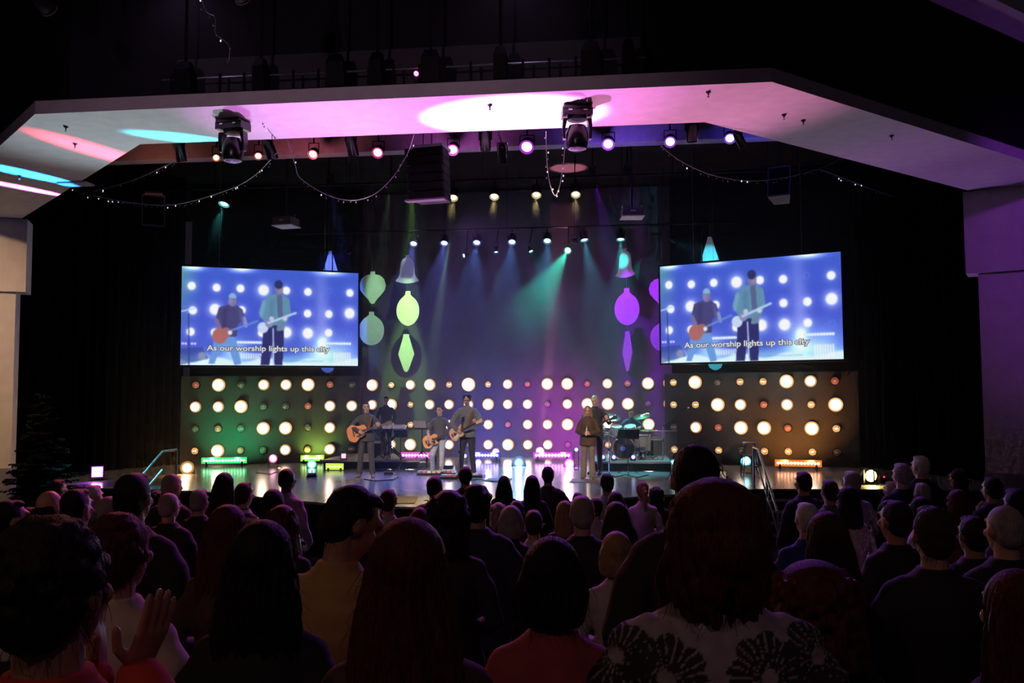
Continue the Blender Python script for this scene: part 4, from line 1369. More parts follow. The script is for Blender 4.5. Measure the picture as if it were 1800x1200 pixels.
def cymbal(label, px, py, Y, rad, tilt):
    p = at(px, py, Y)
    t = thing('cymbal', label, 'cymbal', (p.x, Y, RZ), 0, 'cymbals of the drum kit')
    hz_ = p.z - RZ
    ax = Vector(tilt).normalized()
    MB().lathe([(.001, .03), (.03, .026), (.05, .008), (rad * .6, .0), (rad, -.02), (rad, -.023), (.05, .004), (.001, .02)], 28, (0, 0, hz_), ax).build('plate', BRASS, t, True)
    MB().tube([(0, 0, .2), (0, 0, hz_ + .05)], .011, 6).build('pole', CHROME, t, True)
    for k in range(3):
        a_ = 2 * PI * k / 3
        MB().tube([(0, 0, .28), (math.cos(a_) * .24, math.sin(a_) * .24, .012)], .010, 5).build('leg', CHROME, t)
    MB().lathe([(.001, 0), (.012, 0), (.012, .03), (.001, .03)], 8, (0, 0, hz_ + .03)).build('wing_nut', BLACK, t)


cymbal('tilted teal lit cymbal beside the drummer', 1077, 732, 22.9, .22, (.15, -.45, 1))
cymbal('cymbal catching warm light past the drummer', 1140, 755, 22.9, .24, (0, -.08, 1))
cymbal('cymbal high behind the drummer', 1128, 730, 23.6, .24, (-.2, -.3, 1))
cymbal('small hi-hat cymbal low near the singer side', 1062, 752, 22.9, .17, (0, -.1, 1))
t = thing('drum_throne', 'round drum stool under the drummer', 'stool', (kx + .08, 23.45, RZ))
MB().lathe([(.001, .44), (.14, .44), (.16, .47), (.15, .51), (.001, .52)], 20).build('seat', BLACK, t, True)
MB().tube([(0, 0, .1), (0, 0, .45)], .02, 8).build('pole', CHROME, t)
for k in range(3):
    a_ = 2 * PI * k / 3
    MB().tube([(0, 0, .2), (math.cos(a_) * .24, math.sin(a_) * .24, .012)], .011, 5).build('leg', CHROME, t)
# clear screen beside the drums
a, b = at(1148, 757, 22.15), at(1190, 757, 22.15)
t = thing('drum_shield', 'clear panel with a pale top edge beside the drum kit', 'panel', ((a.x + b.x) / 2, 22.12, STAGE), 0)
GLASS = mat('clear_acrylic', (.85, .9, .92), .05, trans=.0, alpha=.05)
MB().box((0, 0, (a.z - STAGE) / 2), (b.x - a.x, .012, a.z - STAGE - .01)).build('pane', GLASS, t)
MB().box((0, 0, a.z - STAGE), (b.x - a.x, .02, .016)).build('top_edge', mat('pale_edge', (.6, .62, .6), .4), t)

# keyboard on its stand, second keyboard, amplifier cases
t = thing('keyboard', 'long stage keyboard lit violet behind the acoustic guitarist', 'keyboard', (P(682, 22.75), 22.75, RZ + .80), R(4))
MB().box((0, 0, .045), (.95, .30, .09)).build('case', mat('keyboard_case', (.28, .26, .34), .4), t)
MB().box((0, -.155, .045), (.95, .012, .07)).build('front_strip', mat('strip_violet', (.35, .33, .6), .3), t)
for i in range(24):
    MB().box((-.42 + i * .0365, .075, .098), (.033, .13, .014)).build('key', WHITEP, t)
MB().box((0, -.07, .094), (.80, .10, .010)).build('control_panel', BLACKGLOSS, t)
t = thing('keyboard_stand', 'black crossed stand under the stage keyboard', 'stand', (P(682, 22.75), 22.75, RZ))
for s in (-1, 1):
    for y in (-.1, .1):
        MB().tube([(-s * .38, y, .79), (s * .38, y, .02)], .016, 6).build('leg', BLACK, t)
for s in (-1, 1):
    MB().tube([(s * .38, -.18, .79), (s * .38, .18, .79)], .012, 6).build('rest', BLACK, t)
    MB().tube([(s * .38, -.2, .015), (s * .38, .2, .015)], .012, 6).build('foot', BLACK, t)
t = thing('laptop', 'open laptop glowing faint pink on a stand', 'laptop', (P(742, 22.9), 22.9, RZ + .80), R(-15))
MB().box((0, 0, .01), (.36, .25, .02)).build('keyboard_base', BLACK, t)
MB().box((0, -.14, .11), (.36, .012, .20), Euler((R(15), 0, 0))).build('lid', mat('laptop_lid', (.35, .28, .32), .4), t)
t = thing('laptop_stand', 'thin stand holding the open laptop', 'stand', (P(742, 22.9), 22.9, RZ))
MB().box((0, 0, .785), (.40, .28, .02)).build('shelf', BLACK, t)
MB().tube([(0, 0, .1), (0, 0, .78)], .018, 8).build('pole', BLACK, t)
for k in range(3):
    a_ = 2 * PI * k / 3
    MB().tube([(0, 0, .2), (math.cos(a_) * .25, math.sin(a_) * .25, .012)], .011, 5).build('leg', BLACK, t)
for px, Y, w, hh_, lb in ((666, 23.9, .5, .42, 'black amplifier case on the keyboard riser'), (1150, 24.2, .55, .5, 'dark amplifier case on the drum riser')):
    t = thing('amplifier', lb, 'amplifier', (P(px, Y), Y, RZ), 0, 'amplifiers on the risers')
    MB().box((0, 0, hh_ / 2), (w, .3, hh_)).build('cabinet', BLACK, t)
    MB().box((0, -.156, hh_ * .42), (w * .9, .012, hh_ * .7)).build('grille', GRILL, t)
    MB().box((0, -.156, hh_ * .9), (w * .9, .012, hh_ * .12)).build('control_panel', STEEL, t)
    MB().tube([(-.1, 0, hh_), (-.08, 0, hh_ + .04), (.08, 0, hh_ + .04), (.1, 0, hh_)], .01, 5).build('handle', BLACK, t)

# bar stool
t = thing('bar_stool', 'tall bar stool with a pale seat rim at the stage side', 'stool', (P(1319, 20.9), 20.9, STAGE))
MB().lathe([(.001, .76), (.16, .76), (.17, .78), (.17, .80), (.001, .81)], 22).build('seat', mat('stool_seat', (.55, .52, .5), .4), t, True)
for sx in (-1, 1):
    for sy in (-1, 1):
        MB().tube([(sx * .11, sy * .11, .76), (sx * .19, sy * .19, .01)], .014, 6).build('leg', mat('stool_leg', (.35, .33, .33), .35, .5), t)
for z, r_ in ((.25, .155), (.50, .135)):
    for k in range(4):
        a_ = PI / 4 + k * PI / 2
        b2 = a_ + PI / 2
        q = r_ * 1.414 * .81 * (1.0 if z < .4 else 1.0) + .03
        MB().tube([(math.cos(a_) * q, math.sin(a_) * q, z), (math.cos(b2) * q, math.sin(b2) * q, z)], .009, 5).build('rung', mat('stool_leg'), t)

# pedal boards, monitors, cables
def pedalboard(label, px, py, w, n, rz=0):
    p = atz(px, py, STAGE)
    t = thing('pedal_board', label, 'pedal board', p, rz, 'effect pedal boards')
    MB().box((0, 0, .025), (w, .30, .05)).build('tray', BLACK, t)
    for i in range(n):
        for j in (0, 1):
            c = random.choice([(.7, .7, .68), (.1, .1, .1), (.5, .12, .1), (.65, .55, .4), (.2, .2, .25)])
            x = -w / 2 + (i + .5) * w / n
            o = MB().box((x, -.07 + j * .14, .072), (w / n * .8, .11, .045)).build('pedal', mat('pedal_%d%d%d' % tuple(int(v * 10) for v in c), c, .4), t)
            MB().lathe([(.001, 0), (.010, 0), (.010, .012), (.001, .012)], 8, (x, -.095 + j * .14, .094)).build('switch', NICKEL, o)


pedalboard('wide pedal board full of pedals at the feet of the leaning guitarist', 768, 834, .95, 8, R(4))
pedalboard('pedal board right of the tall microphone stand', 833, 838, .50, 4, R(-6))
pedalboard('small pedal board under the front of the tall guitarist', 790, 841, .40, 3)
p = atz(786, 829, STAGE)
t = thing('monitor_wedge', 'pale wedge under the raised foot of the leaning guitarist', 'wedge', p)
MB().loft([[(-.18, -.14, 0), (.18, -.14, 0), (.18, .16, 0), (-.18, .16, 0)], [(-.18, -.10, .06), (.18, -.10, .06), (.18, .14, .15), (-.18, .14, .15)]]).build('cabinet', mat('pale_wedge', (.72, .66, .5), .5), t)
MB().box((0, .02, .115), (.30, .2, .012), Euler((R(20), 0, 0))).build('grille', GRILL, t)
for i, (pts, lb) in enumerate([([(640, 842), (660, 845), (690, 843), (700, 838)], 'thin black cable on the deck before the acoustic guitarist'), ([(450, 830), (475, 833), (485, 829), (495, 831)], 'thin dark cable on the deck near the pink lamp pod'), ([(810, 846), (840, 842), (870, 846), (890, 841)], 'dark cable curling near the pedal boards'), ([(1080, 838), (1100, 834), (1120, 839), (1140, 834)], 'dark cable before the drum riser')]):
    q = [atz(x, y, STAGE + .012) for x, y in pts]
    tag(MB().tube(q, .010, 6).build('stage_cable', BLACK, None, True), lb, 'cable', 'cables on the deck')
for px, py, lb in ((683, 834, 'small black floor wedge beside the acoustic guitarist'), (548, 838, 'small dark box on the deck below the yellow green bar')):
    p = atz(px, py, STAGE)
    t = thing('floor_box', lb, 'box', p, R(10))
    MB().loft([[(-.12, -.08, 0), (.12, -.08, 0), (.12, .08, 0), (-.12, .08, 0)], [(-.10, -.05, .06), (.10, -.05, .06), (.10, .07, .09), (-.10, .07, .09)]]).build('body', BLACK, t)
    MB().tube([(0, .03, .08), (0, .05, .16)], .012, 6).build('plug', CHROME, t)

# ------------------------------------------------------------------ people: closed volumes fused into one surface
WORK = bpy.data.scenes.new('workshop')


def fuse(mb, voxel, smooth=3, name='body'):
    me = mb.mesh(name)
    o = bpy.data.objects.new('tmp', me)
    WORK.collection.objects.link(o)
    md = o.modifiers.new('r', 'REMESH')
    md.mode = 'VOXEL'
    md.voxel_size = voxel
    md.use_smooth_shade = True
    if smooth:
        ms = o.modifiers.new('s', 'SMOOTH')
        ms.factor = .5
        ms.iterations = smooth
    vl = WORK.view_layers[0]
    vl.update()
    dg = vl.depsgraph
    dg.update()
    out = bpy.data.meshes.new_from_object(o.evaluated_get(dg))
    out.name = name
    bpy.data.objects.remove(o)
    bpy.data.meshes.remove(me)
    out.polygons.foreach_set('use_smooth', [True] * len(out.polygons))
    return out


def coords(me):
    a = np.empty(len(me.vertices) * 3)
    me.vertices.foreach_get('co', a)
    return a.reshape(-1, 3)


def set_coords(me, a):
    me.vertices.foreach_set('co', a.ravel())
    me.update()


def hand(mb, wrist, d, palm, side, curl=.5, spread=1.0):
    """five separate bent fingers; palm = direction the palm faces"""
    d = Vector(d).normalized()
    pn = Vector(palm)
    pn = (pn - d * pn.dot(d)).normalized()
    w = d.cross(pn) * side            # towards the thumb
    W = Vector(wrist)
    c = W + d * .055
    rings = []
    for tt, hw, ht in ((0, .026, .019), (.03, .036, .017), (.07, .042, .015), (.092, .041, .012)):
        cc = W + d * tt
        rings.append([cc + w * (math.cos(2 * PI * k / 10) * hw) + pn * (math.sin(2 * PI * k / 10) * ht) for k in range(10)])
    mb.loft(rings)
    for i, (off, L) in enumerate(((.031, .072), (.011, .082), (-.010, .076), (-.030, .060))):
        b0 = W + d * .088 + w * off
        a1 = curl * .9
        d1 = (d * math.cos(a1) + pn * math.sin(a1) + w * off * 2.2 * spread).normalized()
        a2 = curl * 2.0
        d2 = (d * math.cos(a2) + pn * math.sin(a2) + w * off * 1.5 * spread).normalized()
        p1 = b0 + d1 * L * .5
        p2 = p1 + d2 * L * .5
        mb.tube([b0 - d * .012, b0, p1, p2], [.0100, .0098, .0090, .0078], 8, round_=True)
    t0 = W + d * .022 + w * .022
    t1 = t0 + (d * .55 + w * .75 + pn * .35).normalized() * .045
    t2 = t1 + (d * .85 + w * .30 + pn * (.2 + curl * .5)).normalized() * .042
    mb.tube([t0, t1, t2], [.0135, .0112, .0092], 8, round_=True)


def ring(c, rx, ry, n=18, rot=0.0):
    return [(c[0] + math.cos(2 * PI * k / n + .0) * rx, c[1] + math.sin(2 * PI * k / n) * ry, c[2]) for k in range(n)]


def head_matrix(po):
    hip = Vector(po['hip'])
    ln = Vector((*po['lean'], 0))
    tw = po.get('turn', 0)
    pt = po.get('nod', 0)
    nk = hip + ln + Vector((0, .005, .59))
    return Matrix.Translation(nk) @ Matrix.Rotation(tw, 4, 'Z') @ Matrix.Rotation(-pt, 4, 'X') @ Matrix.Translation((0, .005, .095))


DEF = dict(hip=(0, 0, .95), lean=(0, 0), sex='m', sleeve='long', turn=0, nod=0,
           armR=((.255, -.04, 1.15), (.20, .14, .97), (-.6, .5, -.5), (-.6, -.5, 0), .5),
           armL=((-.255, -.04, 1.15), (-.20, .14, .97), (.6, .5, -.5), (.6, -.5, 0), .5),
           legR=((.10, .015, .50), (.105, -.01, .085), (.12, 1)),
           legL=((-.10, .015, .50), (-.105, -.01, .085), (-.12, 1)), jacket=0.0, belly=0.0)


def make_person(po_in, voxel=.010, hand_voxel=None):
    po = dict(DEF)
    po.update(po_in)
    fem = po['sex'] == 'f'
    hip = Vector(po['hip'])
    ln = Vector((*po['lean'], 0))
    sw = .150 if fem else .178
    prof = [(-.08, .150, .105), (.0, .165, .118), (.06, .160, .112), (.14, .142, .100), (.22, .145, .104), (.33, .165, .118), (.42, .172, .108), (.475, .150, .088), (.51, .095, .066), (.535, .062, .055)]
    if fem:
        prof = [(-.08, .158, .112), (.0, .168, .122), (.06, .155, .112), (.14, .125, .094), (.22, .128, .098), (.33, .145, .122), (.42, .150, .100), (.475, .128, .080), (.51, .080, .060), (.535, .052, .050)]
    bro = po.get('broad', 1.0)
    sw *= bro
    prof = [(z, rx * (1 + (bro - 1) * min(1, max(0, z / .3))), ry * (1 + (bro - 1) * .5)) for z, rx, ry in prof]

    def tc(dz):
        u = max(0, dz) / .5
        return hip + ln * (u ** 1.25) + Vector((0, 0, dz)) + Vector((0, -.012 * math.sin(u * PI), 0))
    S = {'R': tc(.455) + Vector((sw, -.008, 0)), 'L': tc(.455) + Vector((-sw, -.008, 0))}
    HM = head_matrix(po)
    # ---- body
    b = MB()
    b.loft([ring(tc(z), rx - .012, ry - .012) for z, rx, ry in prof])
    nb = tc(.50)
    hc = HM @ Vector((0, -.012, -.045))
    nr = .047 if fem else .056
    b.tube([nb, nb.lerp(hc, .5), hc], [nr * 1.15, nr, nr * .98], 12)
    b.T = HM
    k = .94 if fem else 1.0
    b.ell((0, -.008, .028), (.074 * k, .094 * k, .092), 20, 14)
    b.ell((0, .026, -.032), (.060 * k, .068 * k, .084), 18, 12)
    b.ell((0, .052, -.088), (.034 * k, .032, .028), 12, 8)
    b.ell((0, .088, .040), (.050, .016, .016), 12, 8)
    b.tube([(0, .094, .030), (0, .112, -.012)], [.008, .015], 8, round_=True)
    b.ell((0, .090, -.052), (.026, .012, .012), 10, 6)
    for s in (-1, 1):
        b.ell((s * .076 * k, -.004, -.002), (.010, .022, .032), 10, 8)
        b.ell((s * .036, .078, -.02), (.024, .018, .022), 10, 8)
    b.T = None
    for sd, s in (('R', 1), ('L', -1)):
        el, wr, hd, pn, cu = po['arm' + sd]
        el, wr = Vector(el), Vector(wr)
        f = .86 if fem else 1.0
        b.tube([S[sd] + Vector((-s * .04, 0, -.01)), S[sd].lerp(el, .45), el, el.lerp(wr, .35), wr], [.048 * f, .046 * f, .038 * f, .040 * f, .026 * f], 12, round_=True)
        hand(b, wr, hd, pn, s, cu)
        kn, an, fd = po['leg' + sd]
        kn, an = Vector(kn), Vector(an)
        hj = hip + Vector((s * .088, 0, -.02))
        b.tube([hj, hj.lerp(kn, .5), kn, kn.lerp(an, .35) + Vector((0, -.012, 0)), an], [.082, .074, .054, .055, .038], 12, round_=True)
        fd = Vector((fd[0], fd[1], 0)).normalized()
        b.ell(an + fd * .05 + Vector((0, 0, -.05)), (.036, .036, .03))
    body = fuse(b, hand_voxel or voxel, 2, 'body')
    # ---- shirt
    g = .012 + po['jacket']
    c = MB()
    lowz = -.10 - po['jacket'] * 2.0
    pr = [(lowz, prof[1][1] + .012, prof[1][2] + .012)] + prof[1:]
    rr = []
    for z, rx, ry in pr:
        q = tc(z)
        bel = po['belly'] * max(0, 1 - abs(z - .12) / .22)
        rr.append(ring(q + Vector((0, bel * .4, 0)), rx + g + bel, ry + g + bel))
    c.loft(rr)
    c.tube([nb + Vector((0, 0, -.03)), nb.lerp(hc, .42)], [nr * 1.25 + .02, nr * 1.1 + .008 + po['jacket'] * .4], 14)
    for sd, s in (('R', 1), ('L', -1)):
        el, wr = Vector(po['arm' + sd][0]), Vector(po['arm' + sd][1])
        f = .90 if fem else 1.0
        c.ell(S[sd] + Vector((-s * .028, 0, -.020)), (.066 + g * .5, .062 * f + g * .5, .060 * f + g * .4))
        sh0 = S[sd] + Vector((-s * .05, 0, -.01))
        if po['sleeve'] == 'long':
            e2 = wr.lerp(el, .06)
            c.tube([sh0, S[sd].lerp(el, .4), el, el.lerp(wr, .4), e2], [(.052 + g) * f, (.048 + g) * f, (.042 + g) * f, (.042 + g) * f, (.030 + g) * f], 12, round_=True)
        else:
            c.tube([sh0, S[sd].lerp(el, .4), S[sd].lerp(el, .72)], [(.052 + g) * f, (.052 + g) * f, (.050 + g) * f], 12, round_=True)
    shirt = fuse(c, voxel, 3, 'shirt')
    a_ = coords(shirt)
    for i in range(len(a_)):
        v = a_[i]
        w_ = noise.noise(Vector((v[0] * 7, v[1] * 7, v[2] * 4))) * .010 + noise.noise(Vector((v[0] * 16, v[1] * 16, v[2] * 9))) * .004
        a_[i] = v + np.array((v[0] * .25, v[1] * .4, 0)) * w_ * 6
    set_coords(shirt, a_)
    # ---- trousers
    tr = MB()
    tr.loft([ring(tc(z), rx + .010, ry + .010) for z, rx, ry in [(-.10, .120, .095)] + prof[0:3]])
    for sd, s in (('R', 1), ('L', -1)):
        kn, an, fd = po['leg' + sd]
        kn, an = Vector(kn), Vector(an)
        hj = hip + Vector((s * .085, 0, -.03))
        ex = po.get('flare', 0)
        tr.tube([hj, hj.lerp(kn, .5), kn, kn.lerp(an, .5), an.lerp(kn, .03)], [.092, .084, .066, .060 + ex, .056 + ex * 1.6], 14, round_=True)
    trousers = fuse(tr, voxel * 1.15, 3, 'trousers')
    # ---- shoes
    shoes = []
    for sd, s in (('R', 1), ('L', -1)):
        kn, an, fd = po['leg' + sd]
        an = Vector(an)
        fd = Vector((fd[0], fd[1], 0)).normalized()
        q = Vector((0, 1, 0)).rotation_difference(fd)
        m_ = MB()
        m_.ell(an + fd * .02 + Vector((0, 0, -.030)), (.044, .055, .055), 14, 10, q)
        m_.ell(an + fd * .075 + Vector((0, 0, -.055)), (.046, .120, .036), 16, 10, q)
        m_.ell(an + fd * .055 + Vector((0, 0, -.070)), (.045, .140, .018), 16, 8, q)
        sm = fuse(m_, .009, 2, 'shoe')
        a2 = coords(sm)
        a2[:, 2] = np.maximum(a2[:, 2], an.z - .085)
        set_coords(sm, a2)
        shoes.append(sm)
    return dict(body=body, shirt=shirt, trousers=trousers, shoes=shoes, HM=HM)


def hair_mesh(style, seed=1, voxel=.008):
    """in head coordinates, the face looks along +y"""
    rg = random.Random(seed)
    m_ = MB()
    def cap(k=1.0, back=.0):
        m_.ell((0, -.022, .036), (.081 * k, .090 * k, .092 * k), 20, 14)
        m_.ell((0, -.044 - back, -.010), (.073 * k, .064 * k, .080 * k), 18, 12)
    def drop(z1, w, d, y, top=.03):
        rings = []
        zs_ = [.10, .05, 0, -.06, -.12] + [(-.12 + (z1 + .12) * t_) for t_ in (.35, .7, 1.0)] if z1 < -.14 else [.10, .05, 0, -.06, z1]
        for z in zs_:
            u = (.10 - z) / (.10 - z1)
            hw = .062 + (w - .062) * min(1, u * 2.2) ** .7
            hd = .070 + (d - .070) * min(1, u * 1.4)
            if u > .93:
                hw *= .86
                hd *= .8
            rings.append(ring((0, -.030 + (y + .030) * u, z), hw, hd, 20))
        m_.loft(rings)
    amp, fz = .0, 1
    if style == 'buzz':
        m_.ell((0, -.020, .032), (.0775, .088, .092), 20, 14)
        m_.ell((0, -.046, -.012), (.070, .058, .072), 18, 12)
        amp = .0006
    elif style == 'short':
        cap(1.0)
        m_.ell((0, .03, .100), (.055, .045, .024))
        amp = .0025
    elif style == 'shaggy':
        cap(1.06, .004)
        for i in range(46):
            a, e = rg.uniform(0, 2 * PI), rg.uniform(-.5, 1.3)
            p_ = Vector((math.cos(a) * math.cos(e) * .082, -.026 + math.sin(a) * math.cos(e) * .088, .030 + math.sin(e) * .090))
            if p_.y < .05:
                m_.ell(p_, (.022, .022, .018), 8, 6)
        amp = .003
    elif style == 'fringe':
        m_.ell((0, -.038, -.012), (.079, .066, .052), 20, 12)
        amp = .0015
    elif style == 'long':
        cap(1.07)
        drop(-.46, .135, .058, -.085)
        amp = .006
    elif style == 'verylong':
        cap(1.10)
        drop(-.66, .150, .060, -.095)
        amp = .006
    elif style == 'mid':
        cap(1.06)
        drop(-.26, .112, .074, -.045)
        amp = .005
    elif style == 'bob':
        cap(1.12)
        drop(-.125, .110, .090, -.030)
        amp = .004
    elif style == 'curly':
        cap(1.10)
        drop(-.17, .108, .085, -.035)
        for i in range(300):
            a, z = rg.uniform(0, 2 * PI), rg.uniform(-.19, .09)
            rr = .100 * math.sqrt(max(.15, 1 - max(0, z - .02) ** 2 / .0125))
            p_ = Vector((math.cos(a) * rr, -.030 + math.sin(a) * rr * .95, z))
            if p_.y < .02:
                q = rg.uniform(.007, .014)
                m_.ell(p_, (q, q, q * 2.0), 8, 6)
        amp = .003
    elif style == 'updo':
        cap(1.12)
        m_.ell((0, -.040, .050), (.108, .102, .088), 20, 14)
        m_.ell((0, -.046, -.030), (.118, .100, .092), 20, 14)
        m_.ell((.0, -.036, -.115), (.092, .076, .080), 18, 12)
        m_.ell((.0, -.030, -.185), (.068, .060, .050), 18, 12)
        m_.ell((.015, -.118, -.02), (.068, .045, .064), 16, 10)
        for i in range(160):
            a, z = rg.uniform(PI * .92, PI * 2.08), rg.uniform(-.17, .07)
            k_ = math.sqrt(max(.2, 1 - ((z + .035) / .19) ** 2))
            q = rg.uniform(.007, .015)
            m_.ell((math.cos(a) * .113 * k_, -.044 + math.sin(a) * .096 * k_, z), (q, q, q * 2.4), 8, 6)
        for s, n_ in ((-1, 6), (1, 3)):      # loose locks beside the neck
            for i in range(n_):
                x = s * (.082 + .008 * i)
                m_.tube([(x * .95, -.01, -.05), (x + s * .006, .0, -.11), (x - s * .004, .006 + .004 * i, -.18), (x + s * .010, .0, -.26 + .012 * i)], [.010, .009, .008, .005], 6, round_=True)
        amp = .005
    elif style == 'ponytail':
        cap(1.02)
        m_.ell((0, -.115, .03), (.030, .030, .030))
        m_.tube([(0, -.11, .03), (0, -.15, .0), (.005, -.155, -.10), (0, -.135, -.24)], [.020, .032, .034, .014], 12, round_=True)
        amp = .003
    elif style == 'bun':
        cap(1.03)
        m_.ell((0, -.118, .05), (.045, .040, .045))
        amp = .003
    elif style == 'hood':
        cap(1.22)
        drop(-.24, .150, .110, -.02)
        amp = .003
    me = fuse(m_, voxel, 3, 'hair')
    a_ = coords(me)
    ang = np.arctan2(a_[:, 0], -(a_[:, 1] + .03))
    rad = np.hypot(a_[:, 0], a_[:, 1] + .03) + 1e-6
    f_ = np.sin(ang * 23 + 3 * np.sin(a_[:, 2] * 17 + seed)) * .5 + np.sin(ang * 41 + 5 * np.sin(a_[:, 2] * 11)) * .35 + np.sin(ang * 9 + a_[:, 2] * 12) * .5
    low = np.clip((.12 - a_[:, 2]) / .12, 0, 1)
    a_[:, 0] += a_[:, 0] / rad * f_ * amp * low
    a_[:, 1] += (a_[:, 1] + .03) / rad * f_ * amp * low
    set_coords(me, a_)
    return me


def strand_mesh(style, seed, n=240):
    """fine flyaway hairs over the hair surface"""
    rg = random.Random(seed + 50)
    me = hair_of(style, seed, .006)
    a_ = coords(me)
    nrm = np.empty(len(me.vertices) * 3)
    me.vertices.foreach_get('normal', nrm)
    nrm = nrm.reshape(-1, 3)
    m_ = MB()
    for i in range(n):
        k_ = rg.randrange(len(a_))
        p_, q_ = Vector(a_[k_]), Vector(nrm[k_])
        if p_.y > .03:
            continue
        dwn = Vector((rg.uniform(-.5, .5), rg.uniform(-.3, .3), -1)).normalized()
        L = rg.uniform(.02, .06)
        c0 = p_ + q_ * rg.uniform(.003, .010)
        m_.tube([p_ - q_ * .002, c0, c0 + (dwn + q_ * .3) * L * .5, c0 + (dwn + q_ * rg.uniform(-.4, .5)) * L], [.0007, .0007, .0006, .0003], 3)
    return m_.mesh('flyaway_strands')


HAIRW = dict(buzz=.155, short=.164, shaggy=.185, fringe=.158, long=.19, verylong=.21, mid=.19, bob=.20, curly=.225, updo=.245, ponytail=.17, bun=.17, hood=.205)


def skin(tone):
    c = {'fair': (.55, .33, .24), 'tan': (.42, .24, .16), 'brown': (.16, .085, .055), 'dark': (.07, .038, .026)}[tone]
    return mat('skin_' + tone, c, .5, var=.06, scale=30)


HC = dict(black=(.005, .0045, .0045), dark=(.015, .009, .007), brown=(.040, .022, .013), auburn=(.075, .018, .009), red=(.12, .03, .012), blond=(.34, .22, .10), grey=(.30, .28, .27), white=(.62, .60, .58))


def hairm(c):
    return mat('hair_' + c, HC[c], .58, var=.35, scale=5, stretch=(45, 45, 4), bump=.5, spec=.3)


def cloth(c, rough=.85):
    return mat('cloth_%d_%d_%d' % tuple(int(v * 1000) for v in c), c, rough, var=.14, scale=14, bump=.12)


def assemble(parts, label, loc, rz, s, hair, skinm, shirtm, trm, shoem, group, hairmat, face=False):
    t = thing('person', label, 'person', loc, rz, group, s)
    put('body', parts['body'], skinm, t)
    put('shirt', parts['shirt'], shirtm, t)
    put('trousers', parts['trousers'], trm, t)
    for sm in parts['shoes']:
        put('shoe', sm, shoem, t)
    if hair is not None:
        o = put('hair', hair, hairmat, t)
        o.matrix_local = parts['HM']
    if face:
        for s_ in (-1, 1):
            e = put('eye', EYE, mat('eye_dark', (.03, .02, .02), .2), t)
            e.matrix_local = parts['HM'] @ Matrix.Translation((s_ * .033, .083, .008))
            e = put('eyebrow', BROW, hairmat, t)
            e.matrix_local = parts['HM'] @ Matrix.Translation((s_ * .033, .098, .036))
        e = put('mouth', MOUTH, mat('lips', (.30, .12, .10), .5), t)
        e.matrix_local = parts['HM'] @ Matrix.Translation((0, .100, -.054))
    return t


EYE = MB().ell((0, 0, 0), (.012, .010, .008), 10, 6).mesh('eye', 'all')
BROW = MB().ell((0, 0, 0), (.019, .007, .004), 10, 6).mesh('eyebrow', 'all')
MOUTH = MB().ell((0, 0, 0), (.022, .006, .006), 10, 6).mesh('mouth', 'all')
LEATHER = mat('shoe_leather', (.03, .022, .018), .4)

# ------------------------------------------------------------------ the band
HAIRS = {}


def hair_of(style, seed=1, voxel=.008):
    if (style, seed, voxel) not in HAIRS:
        HAIRS[(style, seed, voxel)] = hair_mesh(style, seed, voxel)
    return HAIRS[(style, seed, voxel)]


def performer(label, px, Y, z, height, face_deg, po, hairst, hairc, skin_t, shirtc, trc, shoec=(.03, .022, .018), face=True):
    parts = make_person(po, .011, .0065)
    loc = Vector((at(px, 800, Y).x, Y, z))
    rz = R(180 + face_deg)
    s = height / 1.75
    t = assemble(parts, label, loc, rz, s, hair_of(hairst), skin(skin_t), cloth(shirtc), cloth(trc), cloth(shoec, .5), 'musicians on the stage', hairm(hairc), face)
    return t, Matrix.Translation(loc) @ Matrix.Rotation(rz, 4, 'Z') @ Matrix.Scale(s, 4)


def held_guitar(label, M, g, nd, kind, s, normal=(0, 1, .12)):
    q = M.to_3x3()
    return guitar(label, M @ Vector(g), q @ Vector(nd), q @ Vector(normal), kind, s)


def strap(t, pts, c=(.16, .07, .035)):
    rings = []
    pts = [Vector(p_) for p_ in pts]
    for i, p_ in enumerate(pts):
        d = (pts[min(i + 1, len(pts) - 1)] - pts[max(i - 1, 0)]).normalized()
        w = d.cross(Vector((0, 1, 0))).normalized() * .03
        n_ = Vector((0, .006, 0))
        rings.append([p_ - w, p_ + w, p_ + w + n_, p_ - w + n_])
    MB().loft(rings).build('guitar_strap', cloth(c), t)


# acoustic guitarist
t, M = performer('guitarist in a dark grey sweater playing an orange acoustic guitar', 644, 20.2, STAGE, 1.78, 8, dict(
    armR=((.36, .05, 1.17), (.15, .30, 1.10), (-.85, .10, -.50), (.0, -1, 0), .55),
    armL=((-.34, .05, 1.10), (-.335, .27, 1.19), (.45, .15, .8), (.4, -.9, 0), 1.0),
    legR=((.13, .02, .50), (.16, -.01, .085), (.3, 1)), legL=((-.12, .03, .50), (-.15, .02, .085), (-.25, 1)), turn=R(6), jacket=.006, flare=.006),
    'short', 'dark', 'fair', (.075, .075, .075), (.075, .072, .070), (.25, .20, .12))
held_guitar('orange acoustic guitar held by the guitarist nearest the lamp wall', M, (.17, .20, 1.06), (-.93, .06, .27), 'acoustic', 1.06)
strap(t, [(-.02, .16, 1.05), (-.08, .155, 1.2), (-.115, .135, 1.35), (-.12, .05, 1.425), (-.10, -.06, 1.41)])
